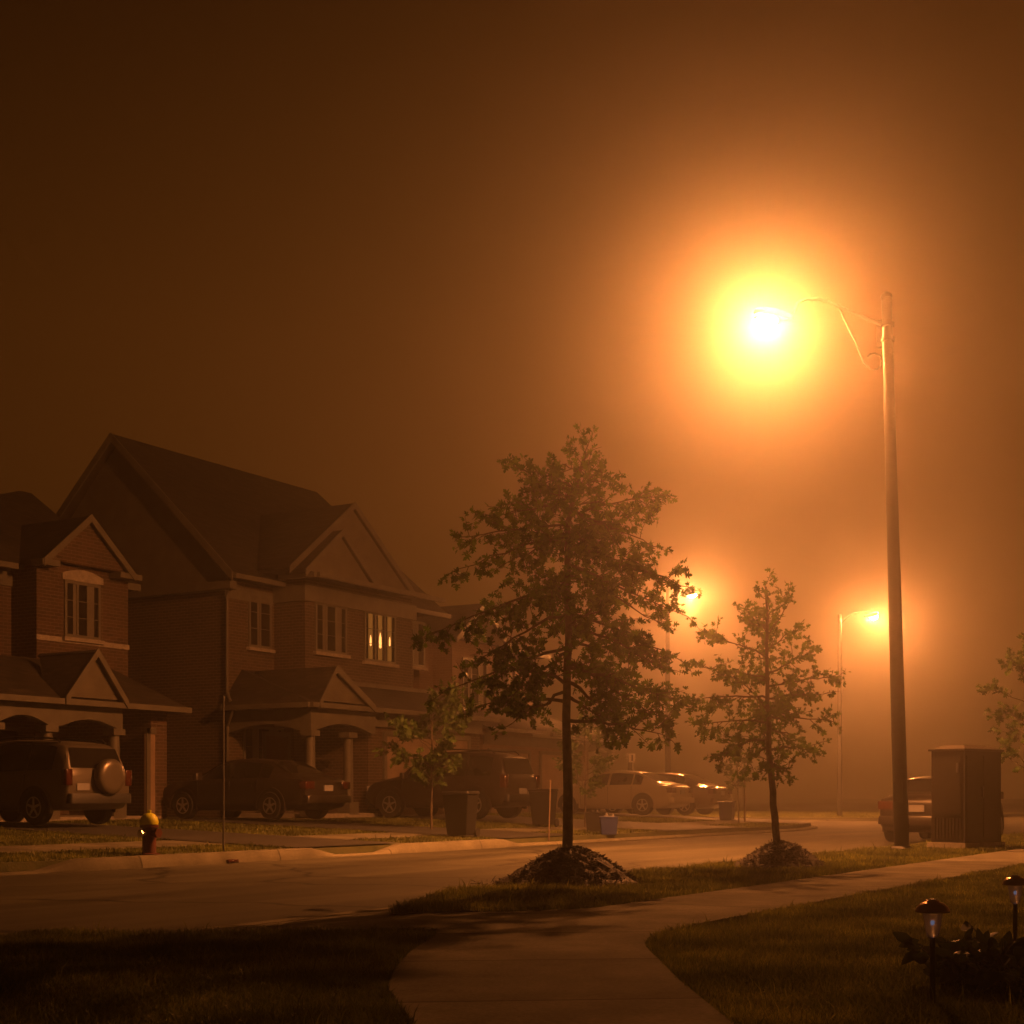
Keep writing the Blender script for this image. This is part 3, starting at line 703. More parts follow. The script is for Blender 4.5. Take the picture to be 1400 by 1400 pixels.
# ---- middle house
def house_middle():
    a0 = a_on_b(310, 27.4); b0 = 27.4; a1 = 39.4; b1 = 35.8
    zg = .3
    R = thing("brick_house", "two-storey brick house with big side gable and one lit upstairs window", "house", (a0, b0, zg), 0, "brick houses across the street")
    ba = a_on_b(375, b0); bb = b_on_a(417, ba); bA = 37.7      # projecting bay
    pb = 24.56                                                  # porch and garage front
    ze = 7.1
    w = MB()
    w.box(a0, a1, b0, b1, -.05, ze - .1)
    w.box(ba, bA, bb, b0 - .002, 3.0, ze + .1)
    w.box(33.3, 39.2, pb + .15, b0 - .004, -.05, 3.45)
    w.build("wall", M["brick_b"], R)
    rz, rb = 11.45, 31.5
    # side gable
    g = MB(); g.prism([(b0 - .05, ze - .12), (rb, rz - .12), (2 * rb - b0 + .05, ze - .12)], 0, a0 - .02, a0 + .15); g.build("side_gable", M["siding"], R)
    r = MB(); ef = 26.9; eb = 2 * rb - ef; ar = 39.5
    zf = ze
    r.slab([(a0 - .3, ef, zf), (a1 + 1.3, ef, zf), (ar, rb, rz), (a0 - .3, rb, rz)], .14)
    r.slab([(a0 - .3, rb, rz), (ar, rb, rz), (a1 + 1.3, eb, zf), (a0 - .3, eb, zf)], .14)
    r.slab([(ar, rb, rz), (a1 + 1.3, ef, zf), (a1 + 1.3, eb, zf)], .14)
    r.build("roof", M["roof"], R)
    k = MB(); rake(k, (a0 - .303, ef, zf + .03), (a0 - .303, rb, rz + .03), .26, .05, (-1, 0, 0)); rake(k, (a0 - .303, rb + .001, rz + .03), (a0 - .303, eb, zf + .03), .26, .05, (-1, 0, 0))
    k.build("bargeboard", M["trim"], R)
    k = MB(); k.box(a0 - .32, a0 - .022, ef + .1, eb - .1, ze - .42, ze - .2)
    k.build("eave_skirt", M["trim"], R)
    gutter(R, [(a0 - .3, ef - .06, ba - .2, ef - .06, ze - .02), (bA + .25, ef - .06, a1 + 1.3, ef - .06, ze - .02)])
    k = MB(); k.box(a0 - .1, ba - .1, b0 - .04, b0 - .002, ze - .62, ze - .28); k.build("frieze", M["trim"], R); k = MB(); k.box(bA + .1, a1, b0 - .04, b0 - .002, ze - .62, ze - .28); k.build("frieze", M["trim"], R)
    # bay gables
    gable(R, 31.4, 37.3, 7.38, 9.6, 25.95, 27.1, 29.5, apex=34.3)
    gable(R, 31.65, 34.9, 7.30, 8.62, 25.6, 26.3, 26.4, apex=33.28)
    k = MB(); k.slab([(ba - .45, 25.5, 7.2), (38.25, 25.5, 7.2), (38.25, 26.9, 7.75), (ba - .45, 26.9, 7.75)], .1); k.build("bay_skirt_roof", M["roof"], R)
    gutter(R, [(ba - .45, 25.44, 38.25, 25.44, 7.24)]); 
    gutter(R, [(ba - .5, 25.5, ba - .5, 26.8, 7.24)])
    k = MB(); k.box(ba - .12, bA + .12, bb - .1, bb - .002, 6.55, 7.0); k.build("frieze", M["trim"], R); k = MB(); k.box(ba - .1, ba - .002, bb - .002, b0 - .045, 6.55, 7.0); k.build("frieze", M["trim"], R)
    # upper windows
    f = lambda px: a_on_b(px, b0); 
    window(R, f(339), f(370), z_on_b(352, 886, b0), z_on_b(352, 812, b0), b0, 2, True)
    f = lambda px: a_on_b(px, bb)
    window(R, f(430), f(473), z_on_b(450, 893, bb), z_on_b(450, 826, bb), bb, 3, True)
    window(R, f(497), f(540), z_on_b(518, 906, bb), z_on_b(518, 838, bb), bb, 3, True, lit=True)
    window(R, a_on_b(563, b0), a_on_b(580, b0), z_on_b(572, 912, b0), z_on_b(572, 850, b0), b0, 1, True)
    # porch
    zp = 3.5
    k = MB()
    k.slab([(a0 - .25, pb - .3, zp), (33.3, pb - .3, zp), (33.3, b0 - .01, 4.55), (a0 + .6, b0 - .01, 4.55)], .1)
    k.slab([(a0 - .25, pb - .3, zp), (a0 + .6, b0 - .01, 4.55), (a0 - .25, b0 - .01, zp)], .1)
    k.build("porch_roof", M["roof"], R)
    gable(R, 30.45, a_on_b(494, pb), 3.56, z_on_b(460, 914, pb), pb - .42, pb + .4, pb + 2.4, apex=a_on_b(460, pb - .42))
    gutter(R, [(a0 - .3, pb - .36, 39.5, pb - .36, zp), (a0 - .31, pb - .3, a0 - .31, b0 - .1, zp)])
    k = MB(); arched_beam(k, 1, pb - .12, pb + .12, a0 - .02, 33.28, zp - .15, 2.78, .22); 
    arched_beam(k, 0, a0 - .02, a0 + .2, pb + .122, b0 - .003, zp - .15, 2.78, .2); k.build("porch_beam", M["trim"], R)
    column(R, a0 + .1, pb, .62, 2.78); column(R, a_on_b(476, pb), pb, .62, 2.78)
    k = MB(); k.box(a0, 33.28, pb - .2, b0 - .006, -.03, .56); k.build("porch_floor", M["stone"], R)
    k = MB(); k.box(31.6, 32.9, pb - .55, pb - .202, -.03, .42); k.box(31.6, 32.9, pb - .9, pb - .552, -.03, .3); k.build("step", M["stone"], R)
    # ground floor window, door
    window(R, a_on_b(332, b0), a_on_b(386, b0), 1.3, 3.0, b0, 3, True)
    d = MB(); d.box(32.0, 32.95, b0 - .06, b0 - .008, .57, 2.75); o = d.build("front_door", M["door"], R)
    d = MB(); d.lathe([(.01, -.03), (.035, -.02), (.035, .02), (.01, .03)], (32.1, b0 - .09, 1.55), 10, 1); d.build("handle", M["steel"], o, 50)
    d = MB(); d.box(31.88, 31.995, b0 - .08, b0 - .007, .57, 2.87); d.box(32.955, 33.07, b0 - .08, b0 - .007, .57, 2.87); d.box(31.995, 32.955, b0 - .08, b0 - .007, 2.755, 2.87); d.build("door_frame", M["trim"], R)
    # garage
    k = MB(); k.slab([(33.35, pb - .3, zp - .01), (39.5, pb - .3, zp - .01), (39.3, bb - .01, 4.3), (33.35, bb - .01, 4.3)], .1); k.build("garage_roof", M["roof"], R)
    k = MB(); k.box(33.35, 39.2, bb - .05, bb - .003, 4.3, 4.42); k.build("flashing", M["trim"], R)
    gd = MB(); gd.box(34.1, 38.4, pb + .1, pb + .148, .25, 2.75); o = gd.build("garage_door", M["garage"], R)
    k = MB(); k.box(33.96, 34.095, pb + .06, pb + .147, .1, 2.9); k.box(38.405, 38.54, pb + .06, pb + .147, .1, 2.9); k.box(34.096, 38.404, pb + .06, pb + .147, 2.755, 2.9); k.build("door_frame", M["trim"], R)
    k = MB(); k.box(33.32, 39.2, pb + .05, pb + .148, 3.0, 3.38); k.build("frieze", M["trim"], R)
    # downspouts at the near corner
    d = MB(); d.tube([(a0 + .02, b0 - .3, ze - .15), (a0 - .06, b0 - .07, ze - .6), (a0 - .06, b0 - .07, 3.9), (a0 - .2, b0 - .3, 3.62)], .045, 8); d.build("downspout", M["trim"], R, 40)
    d = MB(); d.tube([(a0 - .31, b0 - .5, zp - .12), (a0 - .1, b0 - .12, zp - .55), (a0 - .1, b0 - .12, .4)], .045, 8); d.build("downspout", M["trim"], R, 40)
    v = MB(); v.tube([(35.8, 32.6, 9.9), (35.8, 32.6, 10.8)], .06, 8); v.build("vent_pipe", M["black"], R, 40)
    return R
house_middle()

# ---- left house
def house_left():
    b0 = 28.9; bf = 28.0; pb = 25.9
    aL, aR = 20.2, 28.2
    R = thing("brick_house", "dark brick house at left edge with gabled bay over an arched porch", "house", (aR, b0, .3), 0, "brick houses across the street")
    x0, x1 = a_on_b(50, bf), a_on_b(175, bf)
    w = MB(); w.box(aL, aR - .3, b0, 37, -.05, 6.6); w.box(x0, x1, bf, b0 - .002, 2.9, 6.72)
    w.box(26.2, a_on_b(228, pb + .15), pb + .15, b0 - .004, -.05, 3.35); w.build("wall", M["brick_a"], R)
    # main roof: front slope, hipped at both ends
    rz = 9.45; rb = 32.4; q = [(aL - 1, b0 - .5, 6.65), (aR - .1, b0 - .5, 6.65), (aR - .1, 2 * rb - b0 + .5, 6.65), (aL - 1, 2 * rb - b0 + .5, 6.65)]
    rb = 31.8; rz = 9.3; e0, e1 = (27.1, rb, rz), (27.5, rb, rz)
    r = MB(); r.slab([q[0], q[1], e1, e0], .14); r.slab([q[2], q[3], e0, e1], .14); r.slab([q[1], q[2], e1], .14); r.slab([q[3], q[0], e0], .14); r.build("roof", M["roof"], R)
    gutter(R, [(aL - 1, b0 - .56, x0 - .3, b0 - .56, 6.62)])
    k = MB(); k.box(aL, x0, b0 - .05, b0 - .003, 6.15, 6.5); k.build("frieze", M["trim"], R)
    gl, gr = a_on_b(62, 27.6), a_on_b(182, 27.6)
    gable(R, gl, gr, 6.74, 7.98, 27.6, 28.9, 30.6, face="brick_a")
    k = MB()
    k.box(gl - .1, gl + .45, 27.58, 27.99, 6.58, 6.72); k.build("eave_return", M["trim"], R); k = MB(); k.box(gr - .45, gr + .3, 27.58, 27.99, 6.58, 6.72); k.build("eave_return", M["trim"], R)
    k = MB(); k.box(x1 + .002, aR - .1, 28.3, 28.85, 6.44, 6.62); k.build("soffit", M["trim"], R)
    k = MB(); k.box(x0 - .02, x1 + .02, bf - .03, bf - .002, z_on_b(100, 880, bf), z_on_b(100, 873, bf)); k.build("string_course", M["stone"], R)
    window(R, a_on_b(87, bf), a_on_b(136, bf), z_on_b(110, 873, bf), z_on_b(110, 796, bf), bf, 3, True, arch=.14)
    window(R, 21.6, 22.6, 4.6, 6.0, b0, 2, True)
    # porch
    zp = 3.22
    pr = a_on_b(228, pb) + .45
    k = MB(); k.slab([(aL - 1, pb - .3, zp), (pr, pb - .3, zp), (pr - .5, bf - .01, 4.35), (aL - 1, bf - .01, 4.35)], .1); k.slab([(pr, pb - .3, zp), (pr, b0 - .05, zp), (pr - .5, bf - .01, 4.35)], .1); k.build("porch_roof", M["roof"], R)
    gutter(R, [(aL - 1, pb - .36, pr, pb - .36, zp), (pr + .02, pb - .3, pr + .02, b0 - .4, zp)])
    gable(R, a_on_b(92, pb - .42), a_on_b(172, pb - .42), 3.28, z_on_b(133, 888, pb - .42), pb - .42, pb + .3, pb + 1.5, apex=a_on_b(133, pb - .42))
    c1, c2, c3 = a_on_b(64, pb), a_on_b(156, pb), 21.2
    k = MB(); arched_beam(k, 1, pb - .12, pb + .12, c3, c1 + .14, zp - .13, 2.62, .2); arched_beam(k, 1, pb - .12, pb + .12, c1 + .141, c2 + .16, zp - .13, 2.62, .18); k.build("porch_beam", M["trim"], R)
    for c in (c1, c2, c3 + .14): column(R, c, pb, .6, 2.62)
    k = MB(); k.box(aL, 26.19, pb - .2, bf + .85, -.03, .55); k.build("porch_floor", M["stone"], R)
    window(R, 23.2, 24.6, 1.2, 2.7, b0, 2, True)
    d = MB(); d.box(25.05, 25.95, b0 - .06, b0 - .008, .56, 2.6); o = d.build("front_door", M["door"], R)
    d = MB(); d.lathe([(.01, -.03), (.035, -.02), (.035, .02), (.01, .03)], (25.15, b0 - .09, 1.5), 10, 1); d.build("handle", M["steel"], o, 50)
    gx0, gx1 = a_on_b(163, pb + .15), a_on_b(197, pb + .15)
    gd = MB(); gd.box(max(gx0, 26.3), gx1, pb + .1, pb + .148, .25, 2.55); gd.build("garage_door", M["garage"], R)
    k = MB(); k.box(gx1 + .004, gx1 + .13, pb + .06, pb + .147, .1, 2.7); k.box(max(gx0, 26.3), gx1 + .003, pb + .06, pb + .147, 2.555, 2.7); k.build("door_frame", M["trim"], R)
    return R
house_left()

# ---- right house, mostly behind the oak
def house_right():
    a0, a1 = 40.6, 48.2; b0 = 28.0; pb = 25.6; ze = 6.4
    R = thing("brick_house", "hazy tan brick house behind the oak, with wide garage and pale corner porch", "house", (a0, b0, .3), 0, "brick houses across the street")
    w = MB(); w.box(a0, a1, b0, 36, -.05, ze - .1); w.box(41.4, 44.2, b0 - .8, b0 - .003, 3, ze - .05); w.box(a0 + .2, a1, pb, b0 - .004, -.05, 3.1); w.build("wall", M["brick_c"], R)
    rz = 8.8; rb = 32
    q = [(a0 - .4, b0 - .5, ze), (a1 + .4, b0 - .5, ze), (a1 + .4, 36.5, ze), (a0 - .4, 36.5, ze)]; e0, e1 = (43.6, rb, rz), (45.2, rb, rz)
    r = MB(); r.slab([q[0], q[1], e1, e0], .14); r.slab([q[2], q[3], e0, e1], .14); r.slab([q[1], q[2], e1], .14); r.slab([q[3], q[0], e0], .14); r.build("roof", M["roof"], R)
    gutter(R, [(a0 - .4, b0 - .56, 41.2, b0 - .56, ze), (44.5, b0 - .56, a1 + .4, b0 - .56, ze)])
    gable(R, 41.1, 44.5, ze - .02, 7.7, b0 - 1.2, b0 - .2, b0 + 1.6)
    window(R, 42.0, 43.6, 4.2, 5.8, b0 - .8, 3, True); window(R, 45.3, 46.9, 4.2, 5.8, b0, 3, True)
    k = MB(); k.slab([(a0 - .1, pb - .4, 3.3), (44.4, pb - .4, 3.3), (44.4, b0 - .81, 4.0), (a0 - .1, b0 - .81, 4.0)], .1)
    k.slab([(44.42, pb - .5, 3.25), (50.3, pb - .5, 3.25), (49.5, b0 - .01, 4.1), (44.42, b0 - .01, 4.1)], .1); k.build("garage_roof", M["roof"], R)
    gutter(R, [(a0 - .1, pb - .46, 44.4, pb - .46, 3.3), (44.42, pb - .56, 50.3, pb - .56, 3.25)])
    k = MB(); k.box(a0 + .2, a1, pb - .05, pb - .002, 2.75, 3.08); k.build("frieze", M["trim"], R)
    for x0, x1 in ((41.2, 43.7), (44.6, 47.2)):
        gd = MB(); gd.box(x0, x1, pb - .04, pb - .003, .3, 2.5); gd.build("garage_door", M["garage"], R)
        k = MB(); k.box(x0 - .12, x0 - .003, pb - .08, pb - .004, .2, 2.62); k.box(x1 + .003, x1 + .12, pb - .08, pb - .004, .2, 2.62); k.box(x0 - .002, x1 + .002, pb - .08, pb - .004, 2.505, 2.62); k.build("door_frame", M["trim"], R)
    k = MB(); k.box(a1 + .02, 50.2, pb - .2, b0 - .01, -.03, .55); k.build("porch_floor", M["stone"], R)
    for x, y in ((a_on_b(829, pb) , pb), (a_on_b(862, pb), pb)): column(R, x, y, .6, 2.7, .12)
    k = MB(); arched_beam(k, 1, pb - .1, pb + .1, a1 + .01, 50.2, 3.1, 2.7, .15); k.build("porch_beam", M["trim"], R)
    d = MB(); d.box(48.7, 49.6, b0 - .06, b0 + .1, .56, 2.7); d.build("front_door", M["door"], R)
    return R
house_right()

# ------------------------------------------------------------------ cars
SEDAN = [(-2.30, .44, .80, .82, .74, .68), (-2.24, .30, .93, .99, .83, .74), (-1.80, .22, .95, 1.04, .88, .74), (-1.05, .20, .95, 1.39, .89, .61), (-.35, .20, .93, 1.45, .90, .61),
         (.30, .20, .92, 1.41, .90, .60), (1.08, .20, .92, 1.0, .89, .72), (1.85, .22, .85, .89, .86, .72), (2.18, .28, .72, .76, .80, .66), (2.30, .40, .60, .62, .70, .58)]
OFFROAD = [(-2.16, .50, .96, 1.0, .80, .74), (-2.10, .36, 1.03, 1.14, .86, .78), (-1.93, .31, 1.05, 1.60, .88, .67), (-1.55, .29, 1.05, 1.69, .89, .66), (-.4, .28, 1.03, 1.74, .90, .66),
           (.35, .28, 1.02, 1.69, .90, .65), (1.10, .28, 1.01, 1.12, .89, .76), (1.85, .30, .95, .99, .87, .76), (2.10, .38, .82, .86, .82, .70), (2.22, .50, .70, .72, .74, .62)]
def car(name, label, loc, rz, stn, paint, scale=1.0, wheel_r=.33, suv=False, spare=False):
    root = thing(name, label, "car", loc, rz, "cars parked along the street and driveways")
    S = np.array(stn, float)
    S[:, :] *= 1.0
    L = scale
    def at(x):
        return [float(np.interp(x, S[:, 0], S[:, i])) for i in range(1, 6)]
    # smooth resample
    xs = []
    for i in range(len(S) - 1): xs += list(np.linspace(S[i, 0], S[i + 1, 0], 5)[:-1])
    xs.append(S[-1, 0])
    def smooth(x):
        d = .07
        v = np.mean([at(min(max(x + o, S[0, 0]), S[-1, 0])) for o in (-d, -d / 2, 0, d / 2, d)], axis=0)
        return v if S[0, 0] + .02 < x < S[-1, 0] - .02 else np.array(at(x))
    b = MB(); rings = []
    for x in xs:
        zl, zb, zt, w, wr = smooth(x)
        half = [(0, zl), (w * .55, zl), (w - .09, zl + .015), (w - .02, zl + .09), (w, zl + .2), (w, lerp(zl, zb, .6)), (w - .006, zb - .10), (w - .035, zb), (lerp(w - .04, wr, .5), lerp(zb, zt - .05, .5)),
                (wr, zt - .055), (wr - .06, zt - .012), (wr * .55, zt + .004), (0, zt + .008)]
        ring = [(x, y, z) for y, z in half] + [(x, -y, z) for y, z in reversed(half[1:-1])]
        rings.append(ring)
    n = len(rings[0])
    b.add(sum(rings, []), [(i * n + k, i * n + (k + 1) % n, (i + 1) * n + (k + 1) % n, (i + 1) * n + k) for i in range(len(xs) - 1) for k in range(n)] + [tuple(range(n)), tuple(range((len(xs) - 1) * n, len(xs) * n))])
    b.build("body", M[paint], root, 42, local=True)
    def side_pt(x, t, s):
        zl, zb, zt, w, wr = smooth(x)
        return (x, s * (lerp(w - .035, wr, t) + .009), lerp(zb, zt - .055, t) + .003)
    if suv: wins = [(-1.72, -1.02), (-.95, -.05), (.03, .78)]
    else: wins = [(-1.25, -.95), (-.90, -.12), (-.04, .68)]
    for s in (-1, 1):
        for x0, x1 in wins:
            g = MB(); nx = 6; t0, t1 = .09, .93
            rows = [[side_pt(lerp(x0, x1, i / nx), t, s) for t in (t0, .5, t1)] for i in range(nx + 1)]
            g.add(sum(rows, []), [(i * 3 + j, (i + 1) * 3 + j, (i + 1) * 3 + j + 1, i * 3 + j + 1) for i in range(nx) for j in range(2)])
            g.build("side_window", M["glass"], root, 60, local=True)
    def cross_glass(nm, x0, x1):
        g = MB(); rows = []
        for i in range(6):
            x = lerp(x0, x1, i / 5); zl, zb, zt, w, wr = smooth(x)
            ww = wr - .045
            rows += [(x, -ww, zt + .004), (x, -ww * .5, zt + .016), (x, 0, zt + .02), (x, ww * .5, zt + .016), (x, ww, zt + .004)]
        g.add(rows, [(i * 5 + j, (i + 1) * 5 + j, (i + 1) * 5 + j + 1, i * 5 + j + 1) for i in range(5) for j in range(4)])
        g.build(nm, M["glass"], root, 60, local=True)
    if suv:
        # upright tailgate glass set just proud of the tailgate
        g = MB(); pts = []
        for t in np.linspace(.06, .9, 5):
            x = lerp(-2.10, -1.93, t) - .014; zl, zb, zt, w, wr = smooth(x + .014)
            z = lerp(1.12, 1.60, t); ww = lerp(.70, .60, t)
            pts += [(x, -ww, z), (x - .012, 0, z), (x, ww, z)]
        g.add(pts, [(i * 3 + j, (i + 1) * 3 + j, (i + 1) * 3 + j + 1, i * 3 + j + 1) for i in range(4) for j in range(2)])
        g.build("rear_window", M["glass"], root, 60, local=True)
    else: cross_glass("rear_window", -1.72, -1.12)
    cross_glass("windshield", .40, 1.02)
    # wheels
    xr, xf = (-1.28, 1.34) if suv else (-1.32, 1.38)
    for wx in (xr, xf):
        for s in (-1, 1):
            y = s * .80
            t = MB(); r = wheel_r
            t.lathe([(r * .62, -.105), (r * .93, -.11), (r, -.075), (r, .075), (r * .93, .11), (r * .62, .105)], (wx, y, r), 28, 1)
            o = t.build("wheel", M["tyre"], root, 35, local=True)
            q = MB(); yo = y + s * .108
            q.lathe([(r * .6, -.006), (r * .6, .004), (r * .53, .006), (r * .53, -.006)], (wx, yo, r), 24, 1)
            q.lathe([(.012, -.008), (.06, -.008), (.055, .012), (.012, .016)], (wx, yo, r), 12, 1)
            for k in range(5):
                an = 2 * math.pi * k / 5 + .3; d = Vector((math.cos(an), 0, math.sin(an))); e = Vector((-d.z, 0, d.x)) * .026
                c = Vector((wx, yo, r)); p0, p1 = c + d * .05, c + d * r * .56
                off = Vector((0, .006, 0))
                q.add([p0 - e + off, p0 + e + off, p1 + e * .8 + off, p1 - e * .8 + off, p0 - e - off, p0 + e - off, p1 + e * .8 - off, p1 - e * .8 - off], [(0, 1, 2, 3), (7, 6, 5, 4), (0, 4, 5, 1), (1, 5, 6, 2), (2, 6, 7, 3), (3, 7, 4, 0)])
            q.build("rim", M["rim"], o, 35, local=True)
            a = MB(); zl, zb, zt, w, wr = smooth(wx)
            R1, R0 = r * 1.24, r * 1.0
            pts_o = [(wx + R1 * math.cos(th), r + R1 * math.sin(th)) for th in np.linspace(-.25, math.pi + .25, 20)]
            pts_i = [(wx + R0 * .3 * math.cos(th), r + R0 * .3 * math.sin(th)) for th in np.linspace(math.pi + .25, -.25, 20)]
            a.prism(pts_o + pts_i, 1, s * (w - .06), s * (w + .006)); a.build("wheel_arch", M["black"], root, local=True)
            fl = MB(); pts_i = [(wx + R1 * .97 * math.cos(th), r + R1 * .97 * math.sin(th)) for th in np.linspace(math.pi + .25, -.25, 20)]
            pts_o = [(wx + R1 * 1.06 * math.cos(th), r + R1 * 1.06 * math.sin(th)) for th in np.linspace(-.25, math.pi + .25, 20)]
            fl.prism(pts_o + pts_i, 1, s * (w - .06), s * (w + .018)); fl.build("wheel_flare", M[paint], root, local=True)
    # lights, plate, bumpers, mirrors
    xb = S[0, 0]
    for s in (-1, 1):
        t = MB()
        if suv: t.rbox(xb - .02, xb + .16, min(s * .70, s * .875), max(s * .70, s * .875), .80, 1.12, .03)
        else: t.rbox(xb - .03, xb + .22, min(s * .50, s * .835), max(s * .50, s * .835), .72, .89, .03)
        t.build("tail_light", M["tail"], root, 40, local=True)
        t = MB(); xh = S[-1, 0]
        t.rbox(xh - .26, xh - .03, min(s * .46, s * .77), max(s * .46, s * .77), (.72 if suv else .56), (.86 if suv else .68), .04); t.build("headlight", M["clear"], root, 40, local=True)
        t = MB(); xm = .82; zl, zb, zt, w, wr = smooth(xm)
        t.rbox(xm - .06, xm + .08, min(s * (w - .02), s * (w + .2)), max(s * (w - .02), s * (w + .2)), zb + .02, zb + .18, .04); t.build("mirror", M[paint], root, 40, local=True)
    t = MB(); t.rbox(xb - .09, xb + .1, -.82, .82, .40 if not suv else .44, .58 if not suv else .64, .07); t.build("bumper", M["black"] if suv else M[paint], root, 40, local=True)
    t = MB(); t.rbox(S[-1, 0] - .12, S[-1, 0] + .06, -.76, .76, .34, .52, .07); t.build("bumper", M["black"] if suv else M[paint], root, 40, local=True)
    py = .34 if spare else 0.0
    t = MB(); zp = .72 if suv else .74
    if spare: t.box(xb - .022, xb - .002, .28, .60, .70, .84)
    else: t.box(xb - .035, xb - .003, -.16, .16, zp - .07, zp + .07)
    t.build("number_plate", M["plate"], root, local=True)
    if suv:
        for s in (-1, 1):
            t = MB(); t.tube([(-1.7, s * .60, 1.66), (-1.6, s * .60, 1.74), (-.4, s * .61, 1.785), (.2, s * .60, 1.75), (.3, s * .60, 1.69)], .018, 8); t.build("roof_rail", M["black"], root, 50, local=True)
    if spare:
        t = MB(); c = (xb - .10, -.18, .98)
        t.lathe([(.33, .10), (.36, .05), (.36, -.06), (.33, -.105), (.22, -.125), (.01, -.13)], c, 30, 0); t.build("spare_wheel_cover", M[paint], root, 50, local=True)
    # shut lines
    for s in (-1, 1):
        for x in ((-.99, -.02, .95) if suv else (-.92, -.08, .92)):
            zl, zb, zt, w, wr = smooth(x); t = MB(); t.box(x - .005, x + .005, min(s * (w - .02), s * (w + .003)), max(s * (w - .02), s * (w + .003)), zl + .14, zb - .02); t.build("door_seam", M["black"], root, local=True)
        for x in ((-.75, .2) if suv else (-.68, .16)):
            zl, zb, zt, w, wr = smooth(x); t = MB(); t.rbox(x - .1, x + .1, min(s * (w - .01), s * (w + .028)), max(s * (w - .01), s * (w + .028)), zb - .16, zb - .125, .01); t.build("door_handle", M[paint], root, 40, local=True)
    root.scale = (scale, scale, scale)
    return root
def on(a, b): return (a, b, gz(a, b) + .028)
N = math.radians(90)
def tilt(o, deg): o.rotation_euler.y = -math.radians(deg) 
c = car("parked_car", "silver off-roader with spare wheel on its tailgate, at the left edge", on(20.35, 23.7), N, OFFROAD, "paint_silver", .97, .36, True, True)
c = car("parked_car", "dark sedan in the driveway between hydrant and porch", on(27.45, 23.9), N, SEDAN, "paint_dark", 1.02)
c = car("parked_car", "large black off-roader before the garage, behind the wheelie bin", on(33.9, 22.3), N, OFFROAD, "paint_black", 1.06, .37, True)
c = car("parked_car", "beige sedan with its tail lit by the lamp, right of the oak trunk", on(44.7, 22.6), N, SEDAN, "paint_beige", 1.04)
c = car("parked_car", "bronze sedan half hidden behind the beige sedan", on(48.7, 22.9), N, SEDAN, "paint_brown", 1.06)
c = car("parked_car", "dark car parked on the street behind the lamp pole and cabinet", (33.9, 8.75, .004), 0, SEDAN, "paint_dark", 1.02)

# ------------------------------------------------------------------ trees
LEAF = [(0, 0), (.05, .22), (.30, .20), (.42, .30), (.12, .40), (.34, .52), (.50, .66), (.13, .62), (.20, .82), (.14, .86), (0, 1.02)]
LEAF = LEAF + [(-x, y) for x, y in reversed(LEAF[1:-1])]
OVAL = [(0, 0), (.22, .25), (.26, .55), (.12, .85), (0, 1.0), (-.12, .85), (-.26, .55), (-.22, .25)]
def leaf_mesh(name, P, D, size, mat, parent, tmpl=LEAF, droop=.25):
    """P points, D growth directions; one lobed leaf at each"""
    n = len(P); P = np.array(P); D = np.array(D)
    t = np.array(tmpl); k = len(t)
    D = D + rng.normal(0, .55, (n, 3)) + np.array([0, 0, -droop]); D /= np.linalg.norm(D, axis=1)[:, None]
    r = rng.normal(0, 1, (n, 3)); U = np.cross(D, r); U /= np.linalg.norm(U, axis=1)[:, None]
    W = np.cross(D, U)
    s = size * rng.uniform(.55, 1.4, n)
    bend = rng.normal(0, .18, n)
    V = P[:, None, :] + s[:, None, None] * (t[None, :, 0:1] * U[:, None, :] + t[None, :, 1:2] * D[:, None, :] + (bend[:, None] * t[None, :, 1] ** 2 + .25 * np.abs(t[None, :, 0]))[:, :, None] * W[:, None, :])
    mb = MB(); mb.v = [tuple(q) for q in V.reshape(-1, 3)]; mb.f = [tuple(range(i * k, i * k + k)) for i in range(n)]
    me = bpy.data.meshes.new(name); o = parent.matrix_basis.translation
    me.from_pydata([(x - o.x, y - o.y, z - o.z) for x, y, z in mb.v], [], mb.f); me.materials.append(mat); me.update()
    ob = bpy.data.objects.new(name, me); COL.objects.link(ob); ob.parent = parent
    return ob
